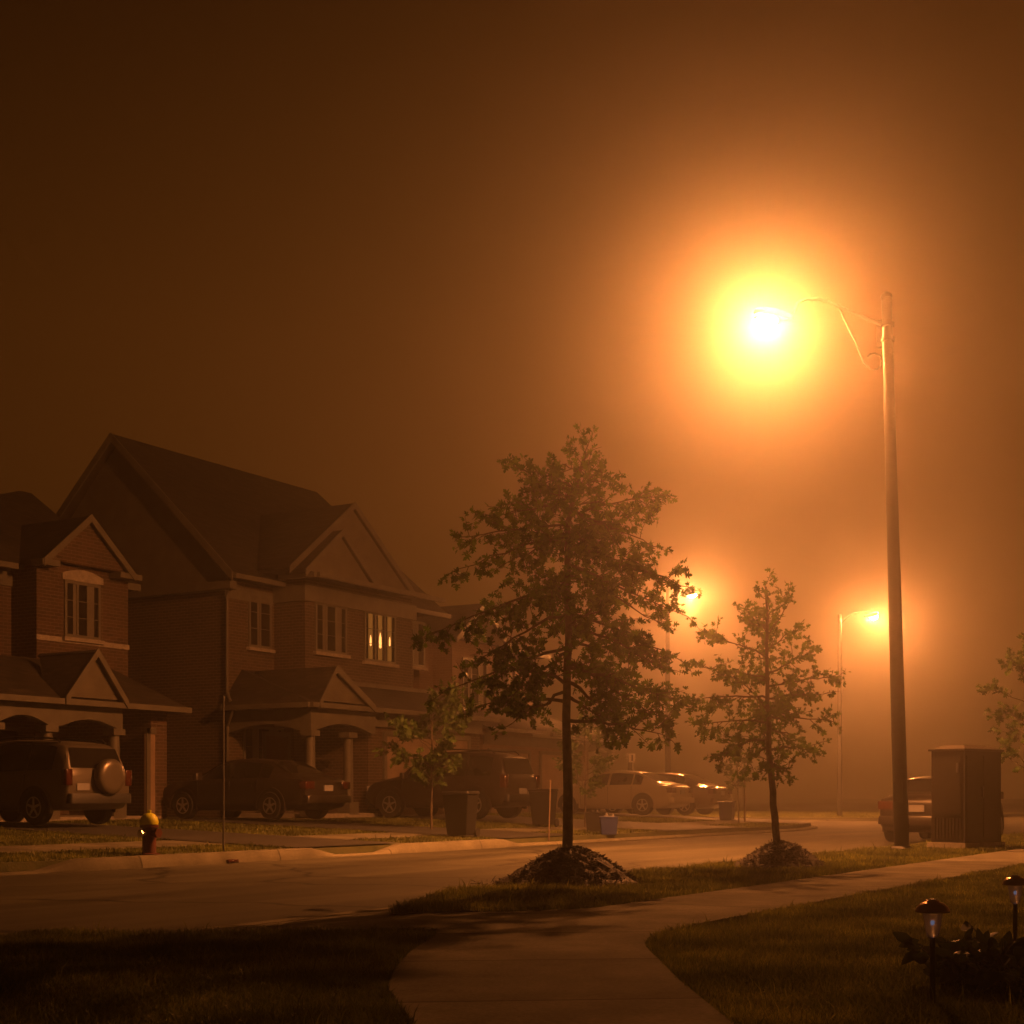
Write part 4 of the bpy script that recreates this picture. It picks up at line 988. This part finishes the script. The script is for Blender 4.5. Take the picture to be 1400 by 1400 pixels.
def tree(label, trunk, limbs, rt, leaf, per_m, group, spread=.16, mat="leaf", top_r=.012, twig_len=.34):
    """trunk: list of points; limbs: (height fraction, tip point, weight); leaves ride on twigs along the limbs"""
    base = trunk[0]
    R = thing("oak_tree", label, "tree", tuple(base), 0, group)
    T = [Vector(q) for q in trunk]
    w = MB()
    seg = []
    for i in range(len(T) - 1):
        for t in np.linspace(0, 1, 5)[:-1]: seg.append(T[i].lerp(T[i + 1], t))
    seg.append(T[-1])
    ns = len(seg)
    seg = [q + Vector((rng.normal(0, .006), rng.normal(0, .006), 0)) if 0 < i < ns - 1 else q for i, q in enumerate(seg)]
    rad = [lerp(rt, top_r, (i / (ns - 1)) ** 1.1) * (1.25 if i == 0 else 1) for i in range(ns)]
    w.tube(seg, rad, 10)
    P, D = [], []
    def trunk_at(f):
        x = f * (ns - 1); i = min(int(x), ns - 2); return seg[i].lerp(seg[i + 1], x - i), lerp(rad[i], rad[i + 1], x - i)
    def twig(p, d, ln, n):
        d = d.normalized(); q = p.copy(); pts = [p]
        for k in range(3):
            d = (d + Vector(rng.normal(0, .22, 3)) + Vector((0, 0, -.03))).normalized(); q = q + d * ln / 3; pts.append(q)
        w.tube(pts, [.005, .004, .003, .002], 4, False)
        for k in range(n):
            t = rng.uniform(.15, 1.0) * 3; i = min(int(t), 2); a = pts[i].lerp(pts[i + 1], t - i)
            P.append(a + Vector(rng.normal(0, .018, 3))); D.append(d + Vector(rng.normal(0, .4, 3)))
    for f, tip, wt in limbs:
        s, r = trunk_at(f); e = Vector(tip)
        d = e - s; L = d.length
        m1 = s + d * .4 + Vector((rng.normal(0, .05), rng.normal(0, .05), L * .05)); pts = [s]
        for t in np.linspace(.1, 1, 8):
            q = (s * (1 - t) ** 2 + m1 * 2 * t * (1 - t) + e * t * t); pts.append(q + Vector(rng.normal(0, .012, 3)))
        w.tube(pts, [lerp(min(r * .55, .035), .004, i / 8) for i in range(9)], 6, False)
        nt_ = max(3, int(L * per_m * wt))
        for k in range(nt_):
            t = rng.uniform(.16, 1.0) ** .85 * 8; i = min(int(t), 7); p = pts[i].lerp(pts[i + 1], t - i)
            dd = d.normalized() * rng.uniform(.2, .9) + Vector(rng.normal(0, .6, 3))
            twig(p, dd, twig_len * rng.uniform(.5, 1.15) * (1.15 - .35 * t / 8), int(rng.integers(11, 18)))
        twig(pts[-1], d, twig_len * .6, 9)
    # leader
    for k in range(int(per_m * .7)):
        s, r = trunk_at(rng.uniform(.82, 1.0)); twig(s, Vector(rng.normal(0, .7, 3)) + Vector((0, 0, .6)), twig_len * .6, 7)
    w.build("trunk", M["bark"], R, 60)
    leaf_mesh("crown", P, D, leaf, M[mat], R)
    return R
def px3(px, py, d):
    q = ab(px, d); return Vector((q[0], q[1], zpx(py, d)))
def limbset(trunk_px, D0, tips, dz=.9):
    """tips: (trunk y the limb leaves at, tip px, tip py, weight); adds depth spread plus limbs towards and away from the viewer"""
    y0, y1 = trunk_px
    out = []
    for ty, x, y, wt in tips:
        f = (y0 - ty) / (y0 - y1)
        out.append((f, px3(x, y, D0 + rng.uniform(-dz, dz) * .6), wt))
    return out
OAKG = "young oaks along the street"
D1 = 14.6
g1 = zpx(1178, D1)
tips = [(650, 806, 606, .7), (660, 768, 632, .7), (690, 712, 640, 1.0), (690, 738, 655, .8), (700, 808, 655, .8), (715, 660, 712, 1.1), (740, 700, 700, 1.0), (735, 850, 690, 1.0), (760, 898, 678, 1.2), (755, 890, 745, 1.3),
        (750, 830, 720, 1), (790, 640, 735, 1.1), (800, 625, 775, 1.2), (800, 690, 770, 1.2), (815, 930, 800, 1.3), (810, 880, 780, 1.3), (840, 900, 850, 1.2), (830, 940, 845, 1.0), (850, 590, 868, 1.2), (850, 660, 850, 1.3),
        (880, 650, 905, 1.3), (890, 905, 915, 1.3), (880, 930, 905, 1.1), (915, 610, 945, .9), (920, 690, 960, 1.2), (930, 910, 985, 1.3), (935, 938, 965, 1.2), (950, 870, 1000, 1.3), (960, 700, 990, .9), (965, 825, 985, 1.0), (990, 905, 1004, .8)]
lm = limbset((1178, 600), D1, tips)
for f in np.linspace(.36, .86, 16):   # limbs towards and away from the viewer
    sgn = 1 if rng.random() < .5 else -1; r = lerp(1.35, .45, (f - .36) / .5)
    s = px3(lerp(777, 785, f), lerp(1178, 600, f), D1)
    an = rng.uniform(-.8, .8); out = Vector((CS, SN, 0)) * sgn * math.cos(an) + Vector((SN, -CS, 0)) * math.sin(an)
    lm.append((f, s + out * r + Vector((0, 0, r * rng.uniform(.0, .35))), 1.1))
tree("largest young oak, on the nearest mulch mound", [px3(777, 1180, D1) - Vector((0, 0, .1)), px3(776, 1080, D1), px3(775, 980, D1), px3(777, 850, D1), px3(776, 720, D1), px3(786, 670, D1), px3(800, 618, D1)], lm, .055, .074, 13.0, OAKG)
D2 = 18.0
tips = [(838, 1048, 802, .7), (850, 1075, 815, .6), (850, 1015, 838, 1.0), (870, 1085, 862, 1.0), (880, 975, 872, 1.0), (900, 1110, 890, 1.0), (905, 955, 912, 1.1), (915, 1145, 925, 1.0), (930, 1125, 950, .9), (930, 945, 955, 1.1), (945, 1010, 930, 1.0),
        (960, 1135, 985, 1.0), (965, 965, 990, 1.2), (975, 1095, 1010, 1.0), (985, 985, 1030, 1.2), (1000, 1020, 1050, .9), (1005, 1115, 1020, .7), (955, 1060, 960, 1.2)]
lm = limbset((1160, 785), D2, tips)
for f in np.linspace(.35, .85, 8):
    sgn = 1 if rng.random() < .5 else -1; r = lerp(1.0, .35, (f - .35) / .5)
    s = px3(lerp(1060, 1048, f), lerp(1160, 790, f), D2); lm.append((f, s + Vector((CS, SN, .2)) * sgn * r, .9))
tree("slender leaning oak on the second mulch mound", [px3(1064, 1162, D2) - Vector((0, 0, .1)), px3(1058, 1100, D2), px3(1052, 1030, D2), px3(1050, 960, D2), px3(1049, 880, D2), px3(1047, 802, D2)], lm, .05, .066, 16.0, OAKG)
def sapling(label, px, d, h, seed_tips, lean=0.0, rt=.03, width=.8, zlow=.35, leaf=.09, per=7.0, n=14):
    a, b = ab(px, d); z = gz(a, b)
    base = Vector((a, b, z)); top = Vector((a + lean, b, z + h))
    lm = []
    for k in range(n):
        f = lerp(zlow, .93, (k + .5) / n); an = rng.uniform(0, 2 * math.pi)
        r = width * (math.sin(math.pi * min(max((f - zlow) / (1.02 - zlow), .12), 1)) ** .6) * rng.uniform(.6, 1.1)
        lm.append((f, base.lerp(top, f) + Vector((math.cos(an) * r, math.sin(an) * r, r * rng.uniform(.1, .6))), 1.0))
    return tree(label, [base - Vector((0, 0, .05)), base.lerp(top, .3), base.lerp(top, .6), top], lm, rt, leaf, per, OAKG)
sapling("hazy young oak at the right edge behind the cabinet", 1402, 28.0, 3.8, None, 0, .03, .68, .36, .10, 9.0, 18)
sapling("small bushy tree in front of the lit-window house", 590, 33.0, 3.1, None, 0, .03, 1.05, .32, .11, 10.0, 18)
sapling("thin young tree behind the biggest oak's trunk", 800, 37.5, 2.9, None, 0, .025, .8, .3, .11, 10.0, 14)
sapling("slight sapling beyond the leaning oak, near the junction", 1010, 44.0, 2.2, None, -.15, .025, .7, .5, .12, 5.0, 9)

# mulch mounds
def mound(label, px, py, d, rx, h):
    a, b = ab(px, d); z = .125
    mb = MB(); n, m_ = 40, 12; rows = []
    for i in range(m_ + 1):
        t = i / m_
        for k in range(n):
            th = 2 * math.pi * k / n; rr = rx * t * (1 + .07 * math.sin(3 * th + 1) + .04 * math.sin(7 * th))
            zz = h * (math.cos(math.pi * min(t, 1)) * .5 + .5) ** .72 + rng.normal(0, .012) * (1 if i < m_ else 0)
            rows.append((a + rr * math.cos(th), b + rr * math.sin(th), z + zz - (.03 if i == m_ else 0)))
    mb.add(rows, [(i * n + k, i * n + (k + 1) % n, (i + 1) * n + (k + 1) % n, (i + 1) * n + k) for i in range(m_) for k in range(n)])
    for q in range(3200):
        th = rng.uniform(0, 2 * math.pi); t = math.sqrt(rng.uniform(0, 1.0)) if q < 3090 else rng.uniform(.95, 1.35); rr = rx * t
        zz = h * (math.cos(math.pi * min(t, 1)) * .5 + .5) ** .72 + (.02 if t > 1 else 0)
        c = Vector((a + rr * math.cos(th), b + rr * math.sin(th), z + zz + rng.uniform(0, .014)))
        u = Vector(rng.normal(0, 1, 3)); u.z *= .45; u.normalize(); v = u.cross(Vector(rng.normal(0, 1, 3))).normalized(); w = u.cross(v)
        l, wd = rng.uniform(.015, .055), rng.uniform(.002, .006)
        mb.add([c - u * l - v * wd, c + u * l - v * wd, c + u * l + v * wd, c - u * l + v * wd, c + w * .006], [(0, 1, 2, 3), (0, 1, 4), (1, 2, 4), (2, 3, 4), (3, 0, 4)])
    return tag(mb.build("mulch_mound", M["mulch"]), label, "mulch mound", "mulch mounds round the young oaks")
mound("dark mulch mound round the largest oak", 782, 1200, D1, .76, .37)
mound("mulch mound round the leaning oak", 1068, 1172, D2, .62, .32)

# ------------------------------------------------------------------ street furniture and small things
def hydrant():
    a, b = ab(204, 21.2); z = gz(a, max(b, 15.35))
    R = thing("fire_hydrant", "red fire hydrant with a yellow bonnet on the far verge", "hydrant", (a, b, z))
    m_ = MB(); m_.lathe([(.15, -.02), (.15, .03), (.105, .04), (.10, .06), (.10, .40), (.135, .41), (.135, .44), (.115, .45)], (a, b, z), 20); m_.build("barrel", M["red_iron"], R, 35)
    m_ = MB(); m_.lathe([(.13, .452), (.135, .49), (.12, .55), (.08, .60), (.045, .615), (.03, .62), (.03, .66), (.008, .665)], (a, b, z), 20); m_.build("bonnet", M["yellow_iron"], R, 50)
    for k, (dx, dy, r, nm) in enumerate(((-1, 0, .055, "rim"), (1, 0, .05, "red_iron"), (0, -1, .075, "red_iron"))):
        v = MB(); c = Vector((a, b, z + .33)); d = Vector((dx, dy, 0)); v.tube([c + d * .07, c + d * .15], r * .8, 14); v.tube([c + d * .15, c + d * .19], r, 6); v.build("outlet_cap", M[nm], R, 35)
hydrant()
def pole_stake(name, label, cat, px, d, ztop, r, mat, base=None, lean=0.0):
    a, b = ab(px, d); z = gz(a, b) if base is None else base
    m_ = MB(); m_.tube([(a, b, z - .05), (a + lean * .5, b, (z + ztop) / 2), (a + lean, b, ztop)], [r, r * .95, r * .8], 8)
    m_.lathe([(r * 1.15, -.04), (r * 1.2, .01), (.003, .02)], (a + lean, b, ztop), 8)
    return tag(m_.build(name, M[mat], smooth=50), label, cat)
pole_stake("marker_rod", "thin pale rod standing on the verge right of the hydrant", "rod", 305.5, 22.6, 2.55, .016, "steel")
pole_stake("wooden_stake", "short wooden stake beside the slight sapling", "stake", 1018, 46.0, 1.75, .035, "wood")
pole_stake("wooden_stake", "leaning garden stake between black off-roader and oak trunk", "stake", 750, 31.0, 1.35, .016, "wood", lean=.08)
# traffic sign
def small_sign():
    a, b = ab(864, 52.0); z = gz(a, b)
    R = thing("road_sign", "small white sign on a post left of the beige sedan's roof", "sign", (a, b, z))
    m_ = MB(); m_.tube([(a, b, z - .05), (a, b, 2.55)], .03, 8); m_.build("post", M["steel"], R, 50)
    c = Vector((a, b, 2.4)); r = Vector((SN, -CS, 0)); f = Vector((-CS, -SN, 0))
    def plate(mb, w0, w1, z0, z1, o0, o1):
        vs = [c + r * x + f * o + Vector((0, 0, zz)) for o in (o0, o1) for x, zz in ((w0, z0), (w1, z0), (w1, z1), (w0, z1))]
        mb.add(vs, [(0, 1, 2, 3), (7, 6, 5, 4), (0, 4, 5, 1), (1, 5, 6, 2), (2, 6, 7, 3), (3, 7, 4, 0)])
    m_ = MB(); plate(m_, -.12, .12, -.16, .16, .032, .042); m_.build("sign_face", M["sign"], R)
    m_ = MB(); plate(m_, -.025, .035, -.11, .11, .0425, .045); m_.build("symbol", M["black"], R)
small_sign()
# wheelie bins
def bin_(px, d, label, h=.95):
    a, b = ab(px, d); z = gz(a, b)
    if abs(b - (far_front(a) + 2.1)) < .75: z += .014
    R = thing("wheelie_bin", label, "bin", (a, b, z), .1, "wheelie bins by the kerb")
    m_ = MB(); pts = []
    for zz, s in ((.06, .76), (.3, .84), (h * .93, 1.0)): pts += [(x * .25 * s, y * .29 * s, zz) for x, y in ((-1, -1), (1, -1), (1, 1), (-1, 1))]
    m_.add(pts, [(3, 2, 1, 0)] + [(k * 4 + i, k * 4 + (i + 1) % 4, k * 4 + 4 + (i + 1) % 4, k * 4 + 4 + i) for k in range(2) for i in range(4)] + [(8, 9, 10, 11)])
    m_.build("body", M["bin"], R, local=True, bevel=.02)
    l = MB(); l.rbox(-.28, .27, -.31, .31, h * .935, h, .05); l.build("lid", M["bin"], R, 40, local=True)
    hh = MB(); hh.tube([(.26, -.24, h * .9), (.34, -.22, h * .93), (.34, .22, h * .93), (.26, .24, h * .9)], .016, 8); hh.build("handle", M["bin"], R, 40, local=True)
    for s in (-1, 1):
        w = MB(); w.lathe([(.04, -.025), (.10, -.025), (.10, .025), (.04, .025)], (.22, s * .26, .10), 16, 1); w.build("wheel", M["tyre"], R, 35, local=True)
bin_(630, 29.6, "black wheelie bin in front of the large black off-roader")
bin_(743, 36.5, "dark wheelie bin at the black off-roader's tail")
def tub(px, d, label, mat, rz, w=.55, dp=.4, h=.38):
    a, b = ab(px, d); b2 = max(b, 15.35); z = gz(a, b2)
    R = thing("recycling_box", label, "recycling box", (a, b2, z), rz, "recycling boxes at the kerb")
    m_ = MB(); t = .02
    rings = []
    for s, zz in ((.84, .0), (1.0, h), (1.07, h), (1.07, h + .03), (.96, h + .03), (.80, .03)): rings.append([(x * w / 2 * s, y * dp / 2 * s, zz) for x, y in ((-1, -1), (1, -1), (1, 1), (-1, 1))])
    m_.add(sum(rings, []), [(3, 2, 1, 0)] + [(k * 4 + i, k * 4 + (i + 1) % 4, k * 4 + 4 + (i + 1) % 4, k * 4 + 4 + i) for k in range(5) for i in range(4)] + [(20, 21, 22, 23)])
    m_.build("tub", M[mat], R, local=True, bevel=.012)
    for s in (-1, 1):
        q = MB(); q.rbox(-.08, .08, s * dp / 2 * .99 - .012, s * dp / 2 * .99 + .03, h * .72, h * .84, .012); q.build("handle", M[mat], R, 40, local=True)
    p = MB()
    for k in range(9):
        c = Vector((rng.uniform(-w * .33, w * .33), rng.uniform(-dp * .3, dp * .3), h * .75)); p.tube([c, c + Vector((rng.normal(0, .05), rng.normal(0, .05), rng.uniform(.1, .2)))], [.035, .033], 8)
    p.build("contents", M["plate"] if mat == "blue" else M["bin"], R, 40, local=True)
tub(836, 33.5, "blue recycling box on the far kerb right of the big oak trunk", "blue", .5)
tub(816, 34.5, "dark box beside the blue recycling box", "bin", .3, .6, .45, .45)
tub(994, 47.5, "distant blue box behind the bronze sedan's tail", "blue", .2, .6, .45, .6)
# crushed can by the kerb
a, b = ab(335, 21.9)
m_ = MB(); b = KERB_F - .12
m_.lathe([(.02, -.075), (.032, -.07), (.034, -.02), (.026, .0), (.033, .03), (.033, .07), (.02, .075)], (a, b, .034), 12, 0)
m_.lathe([(.01, -.05), (.03, -.045), (.026, .0), (.03, .05), (.01, .052)], (a + .13, b + .02, .032), 10, 0)
tag(m_.build("crushed_can", M["tail"], smooth=40), "small crushed red can lying against the far kerb", "can")

# utility cabinet
def cabinet():
    d = 24.0; a, b = ab(1318, d); al = math.radians(40)
    r = Vector((SN * math.cos(al) + CS * math.sin(al), -CS * math.cos(al) + SN * math.sin(al), 0))
    l = Vector((-SN * math.sin(al) + CS * math.cos(al), CS * math.sin(al) + SN * math.cos(al), 0))
    z = .13; R = thing("utility_cabinet", "tall dark utility cabinet on the verge beside the lamp pole", "cabinet", (a, b, z))
    O = Vector((a, b, 0)); W, Dp, h = 1.1, .62, zpx(1026, d) - .0
    def bx(mb, x0, x1, y0, y1, z0, z1):
        vs = [O + r * x + l * y + Vector((0, 0, zz)) for zz in (z0, z1) for y in (y0, y1) for x in (x0, x1)]
        mb.add(vs, [(0, 2, 3, 1), (4, 5, 7, 6), (0, 1, 5, 4), (2, 6, 7, 3), (0, 4, 6, 2), (1, 3, 7, 5)])
    m_ = MB(); bx(m_, 0, W, 0, Dp, .25, h); m_.build("body", M["cabinet"], R)
    m_ = MB(); bx(m_, -.05, W + .05, -.05, Dp + .05, .1, .248); m_.build("plinth", M["stone"], R)
    m_ = MB(); o = .04
    q = [O + r * x + l * y + Vector((0, 0, h + .002)) for x, y in ((-o, -o), (W + o, -o), (W + o, Dp + o), (-o, Dp + o))]
    t = [O + r * x + l * y + Vector((0, 0, h + .10)) for x, y in ((.12, .08), (W - .3, .12), (W - .3, Dp - .15), (.12, Dp - .2))]
    q2 = [v + Vector((0, 0, .03)) for v in q]
    m_.add(q + q2 + t, [(3, 2, 1, 0), (8, 9, 10, 11)] + [(k * 4 + i, k * 4 + (i + 1) % 4, k * 4 + 4 + (i + 1) % 4, k * 4 + 4 + i) for k in range(2) for i in range(4)]); m_.build("lid", M["cabinet"], R)
    m_ = MB(); bx(m_, -.018, -.002, .05, Dp - .05, .72, h - .1); o_ = m_.build("door", M["cabinet"], R)
    m_ = MB(); bx(m_, -.05, -.0185, .09, .12, h - .36, h - .2); m_.build("handle", M["steel"], o_)
    m_ = MB()
    for k in range(9): y = lerp(.06, Dp - .06, k / 8); bx(m_, -.02, -.002, y - .02, y + .02, .3, .66)
    m_.build("louvre", M["cabinet"], R)
    m_ = MB(); bx(m_, -.014, .012, -.014, -.002, .26, h - .01); m_.build("corner_trim", M["steel"], R)
    m_ = MB(); bx(m_, .06, W / 2 - .01, -.018, -.002, .35, h - .08); o_ = m_.build("door", M["cabinet"], R)
    m_ = MB(); bx(m_, W / 2 + .01, W - .06, -.018, -.002, .35, h - .08); m_.build("door", M["cabinet"], R)
    m_ = MB(); bx(m_, W / 2 - .07, W / 2 - .04, -.05, -.0185, 1.0, 1.18); m_.build("handle", M["steel"], o_)
cabinet()
# solar garden lights
def solar(px, d, zt, label, zg=.13):
    a, b = ab(px, d)
    R = thing("garden_light", label, "garden light", (a, b, zg), 0, "copper capped garden lights in the lawn")
    m_ = MB(); m_.lathe([(.012, -.03), (.012, zt - zg - .13)], (a, b, zg), 12); m_.build("post", M["black"], R, 50)
    m_ = MB(); m_.lathe([(.012, -.135), (.024, -.125), (.030, -.10), (.040, -.035), (.040, -.022)], (a, b, zt), 18); m_.build("lantern_jar", M["jar"], R, 50)
    m_ = MB(); m_.lathe([(.002, -.078), (.005, -.075), (.006, -.062), (.002, -.058)], (a, b, zt), 10); m_.build("led_holder", M["led"], R, 50)
    m_ = MB(); n = 24
    m_.lathe([(.045, -.026), (.068, -.028), (.071, -.022), (.062, -.004), (.045, .010), (.028, .016), (.026, .022), (.004, .024)], (a, b, zt), 24); m_.build("cap", M["copper"], R, 40)
    m_ = MB(); m_.box(a - .016, a + .016, b - .016, b + .016, zt + .0245, zt + .027); m_.build("solar_panel", M["black"], R)
solar(1275, 6.0, zpx(1238, 6.0), "nearer copper-capped garden light on the dark lawn")
solar(1388, 8.0, zpx(1203, 8.0), "farther copper-capped garden light at the right edge")

# dark broad-leaved plants at the right edge
def plant(px, d, label, r, n):
    a, b = ab(px, d); R = thing("leafy_plant", label, "plant", (a, b, .13), 0, "low plants round the garden lights")
    P, D = [], []; st = MB()
    for k in range(n):
        an = rng.uniform(0, 2 * math.pi); q = rng.uniform(.2, 1) * r; h = rng.uniform(.04, .20)
        e = Vector((a + math.cos(an) * q, b + math.sin(an) * q, .13 + h)); s = Vector((a + math.cos(an) * q * .3, b + math.sin(an) * q * .3, .12))
        st.tube([s, s.lerp(e, .5) + Vector((0, 0, .03)), e], [.004, .003, .002], 4, False)
        for j in range(4): P.append(e + Vector(rng.normal(0, .025, 3))); D.append(Vector((math.cos(an), math.sin(an), rng.uniform(-.2, .7))))
    st.build("stem", M["bark"], R, 50)
    leaf_mesh("foliage", P, D, .085, M["leaf_dark"], R, OVAL, .1)
plant(1335, 6.7, "low dark plant between the two garden lights", .30, 60)
plant(1395, 6.4, "dark leafy plant cut off by the right edge", .30, 60)

# ------------------------------------------------------------------ grass
def inside(poly, X, Y):
    r = np.zeros(len(X), bool); n = len(poly)
    for i in range(n):
        x0, y0 = poly[i]; x1, y1 = poly[(i + 1) % n]
        c = ((y0 > Y) != (y1 > Y))
        with np.errstate(divide='ignore', invalid='ignore'):
            r ^= c & (X < (x1 - x0) * (Y - y0) / (y1 - y0) + x0)
    return r
def grass(name, label, poly, zfun, dens_near, dmin, dmax, hgt, wid, edge=0.0, pad=120):
    """blades scattered over a polygon, thinner with distance, only where the street view can see them"""
    N_ = 420000
    d = dmin * np.exp(rng.uniform(0, 1, N_) * math.log(dmax / dmin))
    px = rng.uniform(-pad, 1400 + pad, N_); u = (px - 700) / FPX
    X = SN * u * d + CS * d; Y = -CS * u * d + SN * d
    # density falls as 1/d^2 in this sampling: keep a share for the wanted blades per square metre
    keep = inside(poly, X, Y)
    X, Y, d = X[keep], Y[keep], d[keep]
    share = dens_near
    k2 = rng.uniform(0, 1, len(X)) < share; X, Y, d = X[k2], Y[k2], d[k2]
    n = len(X)
    Z = np.array([zfun(x, y) for x, y in zip(X, Y)])
    clump = .55 + .45 * np.sin(X * 3.1 + 1.3 * np.sin(Y * 2.3)) * np.sin(Y * 3.7 + np.sin(X * 1.9)) + rng.normal(0, .15, n)
    h = hgt * (0.55 + .5 * np.clip(clump, 0, 1.2)) * rng.uniform(.6, 1.3, n)
    tall = rng.uniform(0, 1, n) < .012; h[tall] *= 2.0
    w = wid * np.clip(d / 9.0, 1, 6)
    an = rng.uniform(0, 2 * math.pi, n); ln = rng.uniform(.1, .75, n) * h; la = rng.uniform(0, 2 * math.pi, n)
    V = np.zeros((n, 5, 3)); cx, sx = np.cos(an), np.sin(an)
    for i, (s, t, l) in enumerate(((-1, 0, 0), (1, 0, 0), (.75, .55, .35), (-.75, .55, .35), (0, 1, 1))):
        V[:, i, 0] = X + s * w * cx * .5 + np.cos(la) * ln * l; V[:, i, 1] = Y + s * w * sx * .5 + np.sin(la) * ln * l; V[:, i, 2] = Z + h * t * (1 - .2 * l) - (.004 if t == 0 else 0)
    me = bpy.data.meshes.new(name); nv = n * 5
    me.vertices.add(nv); me.vertices.foreach_set("co", V.reshape(-1))
    idx = (np.arange(n)[:, None] * 5 + np.array([0, 1, 2, 3, 3, 2, 4])[None, :]).reshape(-1)
    me.loops.add(n * 7); me.loops.foreach_set("vertex_index", idx.astype(np.int32))
    st = (np.arange(n)[:, None] * 7 + np.array([0, 4])[None, :]).reshape(-1)
    me.polygons.add(n * 2); me.polygons.foreach_set("loop_start", st.astype(np.int32))
    me.update(calc_edges=True); me.validate()
    me.materials.append(M["grass"])
    ob = bpy.data.objects.new(name, me); COL.objects.link(ob)
    return tag(ob, label, "grass", None, "stuff")
flat = lambda x, y: .128
grass("grass", "mown grass of the lower left lawn", lawn_left, flat, .9, 4.6, 14, .065, .006)
grass("grass", "mown grass of the lawn at lower right", lawn_right, flat, .9, 4.6, 26, .065, .006)
grass("grass", "rough grass on the verge round the mulch mounds", verge, lambda x, y: verge_z(x, y) - .003, 1.0, 8.5, 34, .085, .006)
def cut(poly_x0, poly_x1): return [(x, far_front(x) + .06) for x in np.linspace(poly_x0, poly_x1, 12)] + [(x, far_front(x) + 1.38) for x in np.linspace(poly_x1, poly_x0, 12)]
def yard(x0, x1, b1): return [(x, far_front(x) + 2.85) for x in np.linspace(x0, x1, 12)] + [(x1, b1), (x0, b1)]
for x0, x1, lab in ((4, 18.8, "rough grass on the far verge around the hydrant"), (21.95, 25.2, "far verge grass under the wheelie bin"), (28.4, 32.9, "far verge grass by the blue box"), (38.1, 43.4, "far verge grass before the beige sedan")):
    grass("grass", lab, cut(x0, x1), gz, .8, 15, 60, .07, .006)
for x0, x1, b1, lab in ((4, 18.8, 27, "lawn grass beside the silver off-roader"), (21.95, 25.2, 25.5, "lawn grass before the left house's porch"), (28.4, 32.9, 23.4, "lawn grass before the middle house's porch"), (38.1, 43.4, 25, "lawn grass left of the beige sedan"), (50.5, 53, 27, "corner lawn grass near the junction")):
    grass("grass", lab, yard(x0, x1, b1), gz, .8, 17, 62, .07, .006)
grass("grass", "hazy grass on the far corner of the junction", [(60.3, 90), (60.3, 20.5), (61.8, 17.7), (63.2, 17.3), (82, 17.3), (82, 90)], lambda x, y: .13, .6, 55, 95, .08, .008)
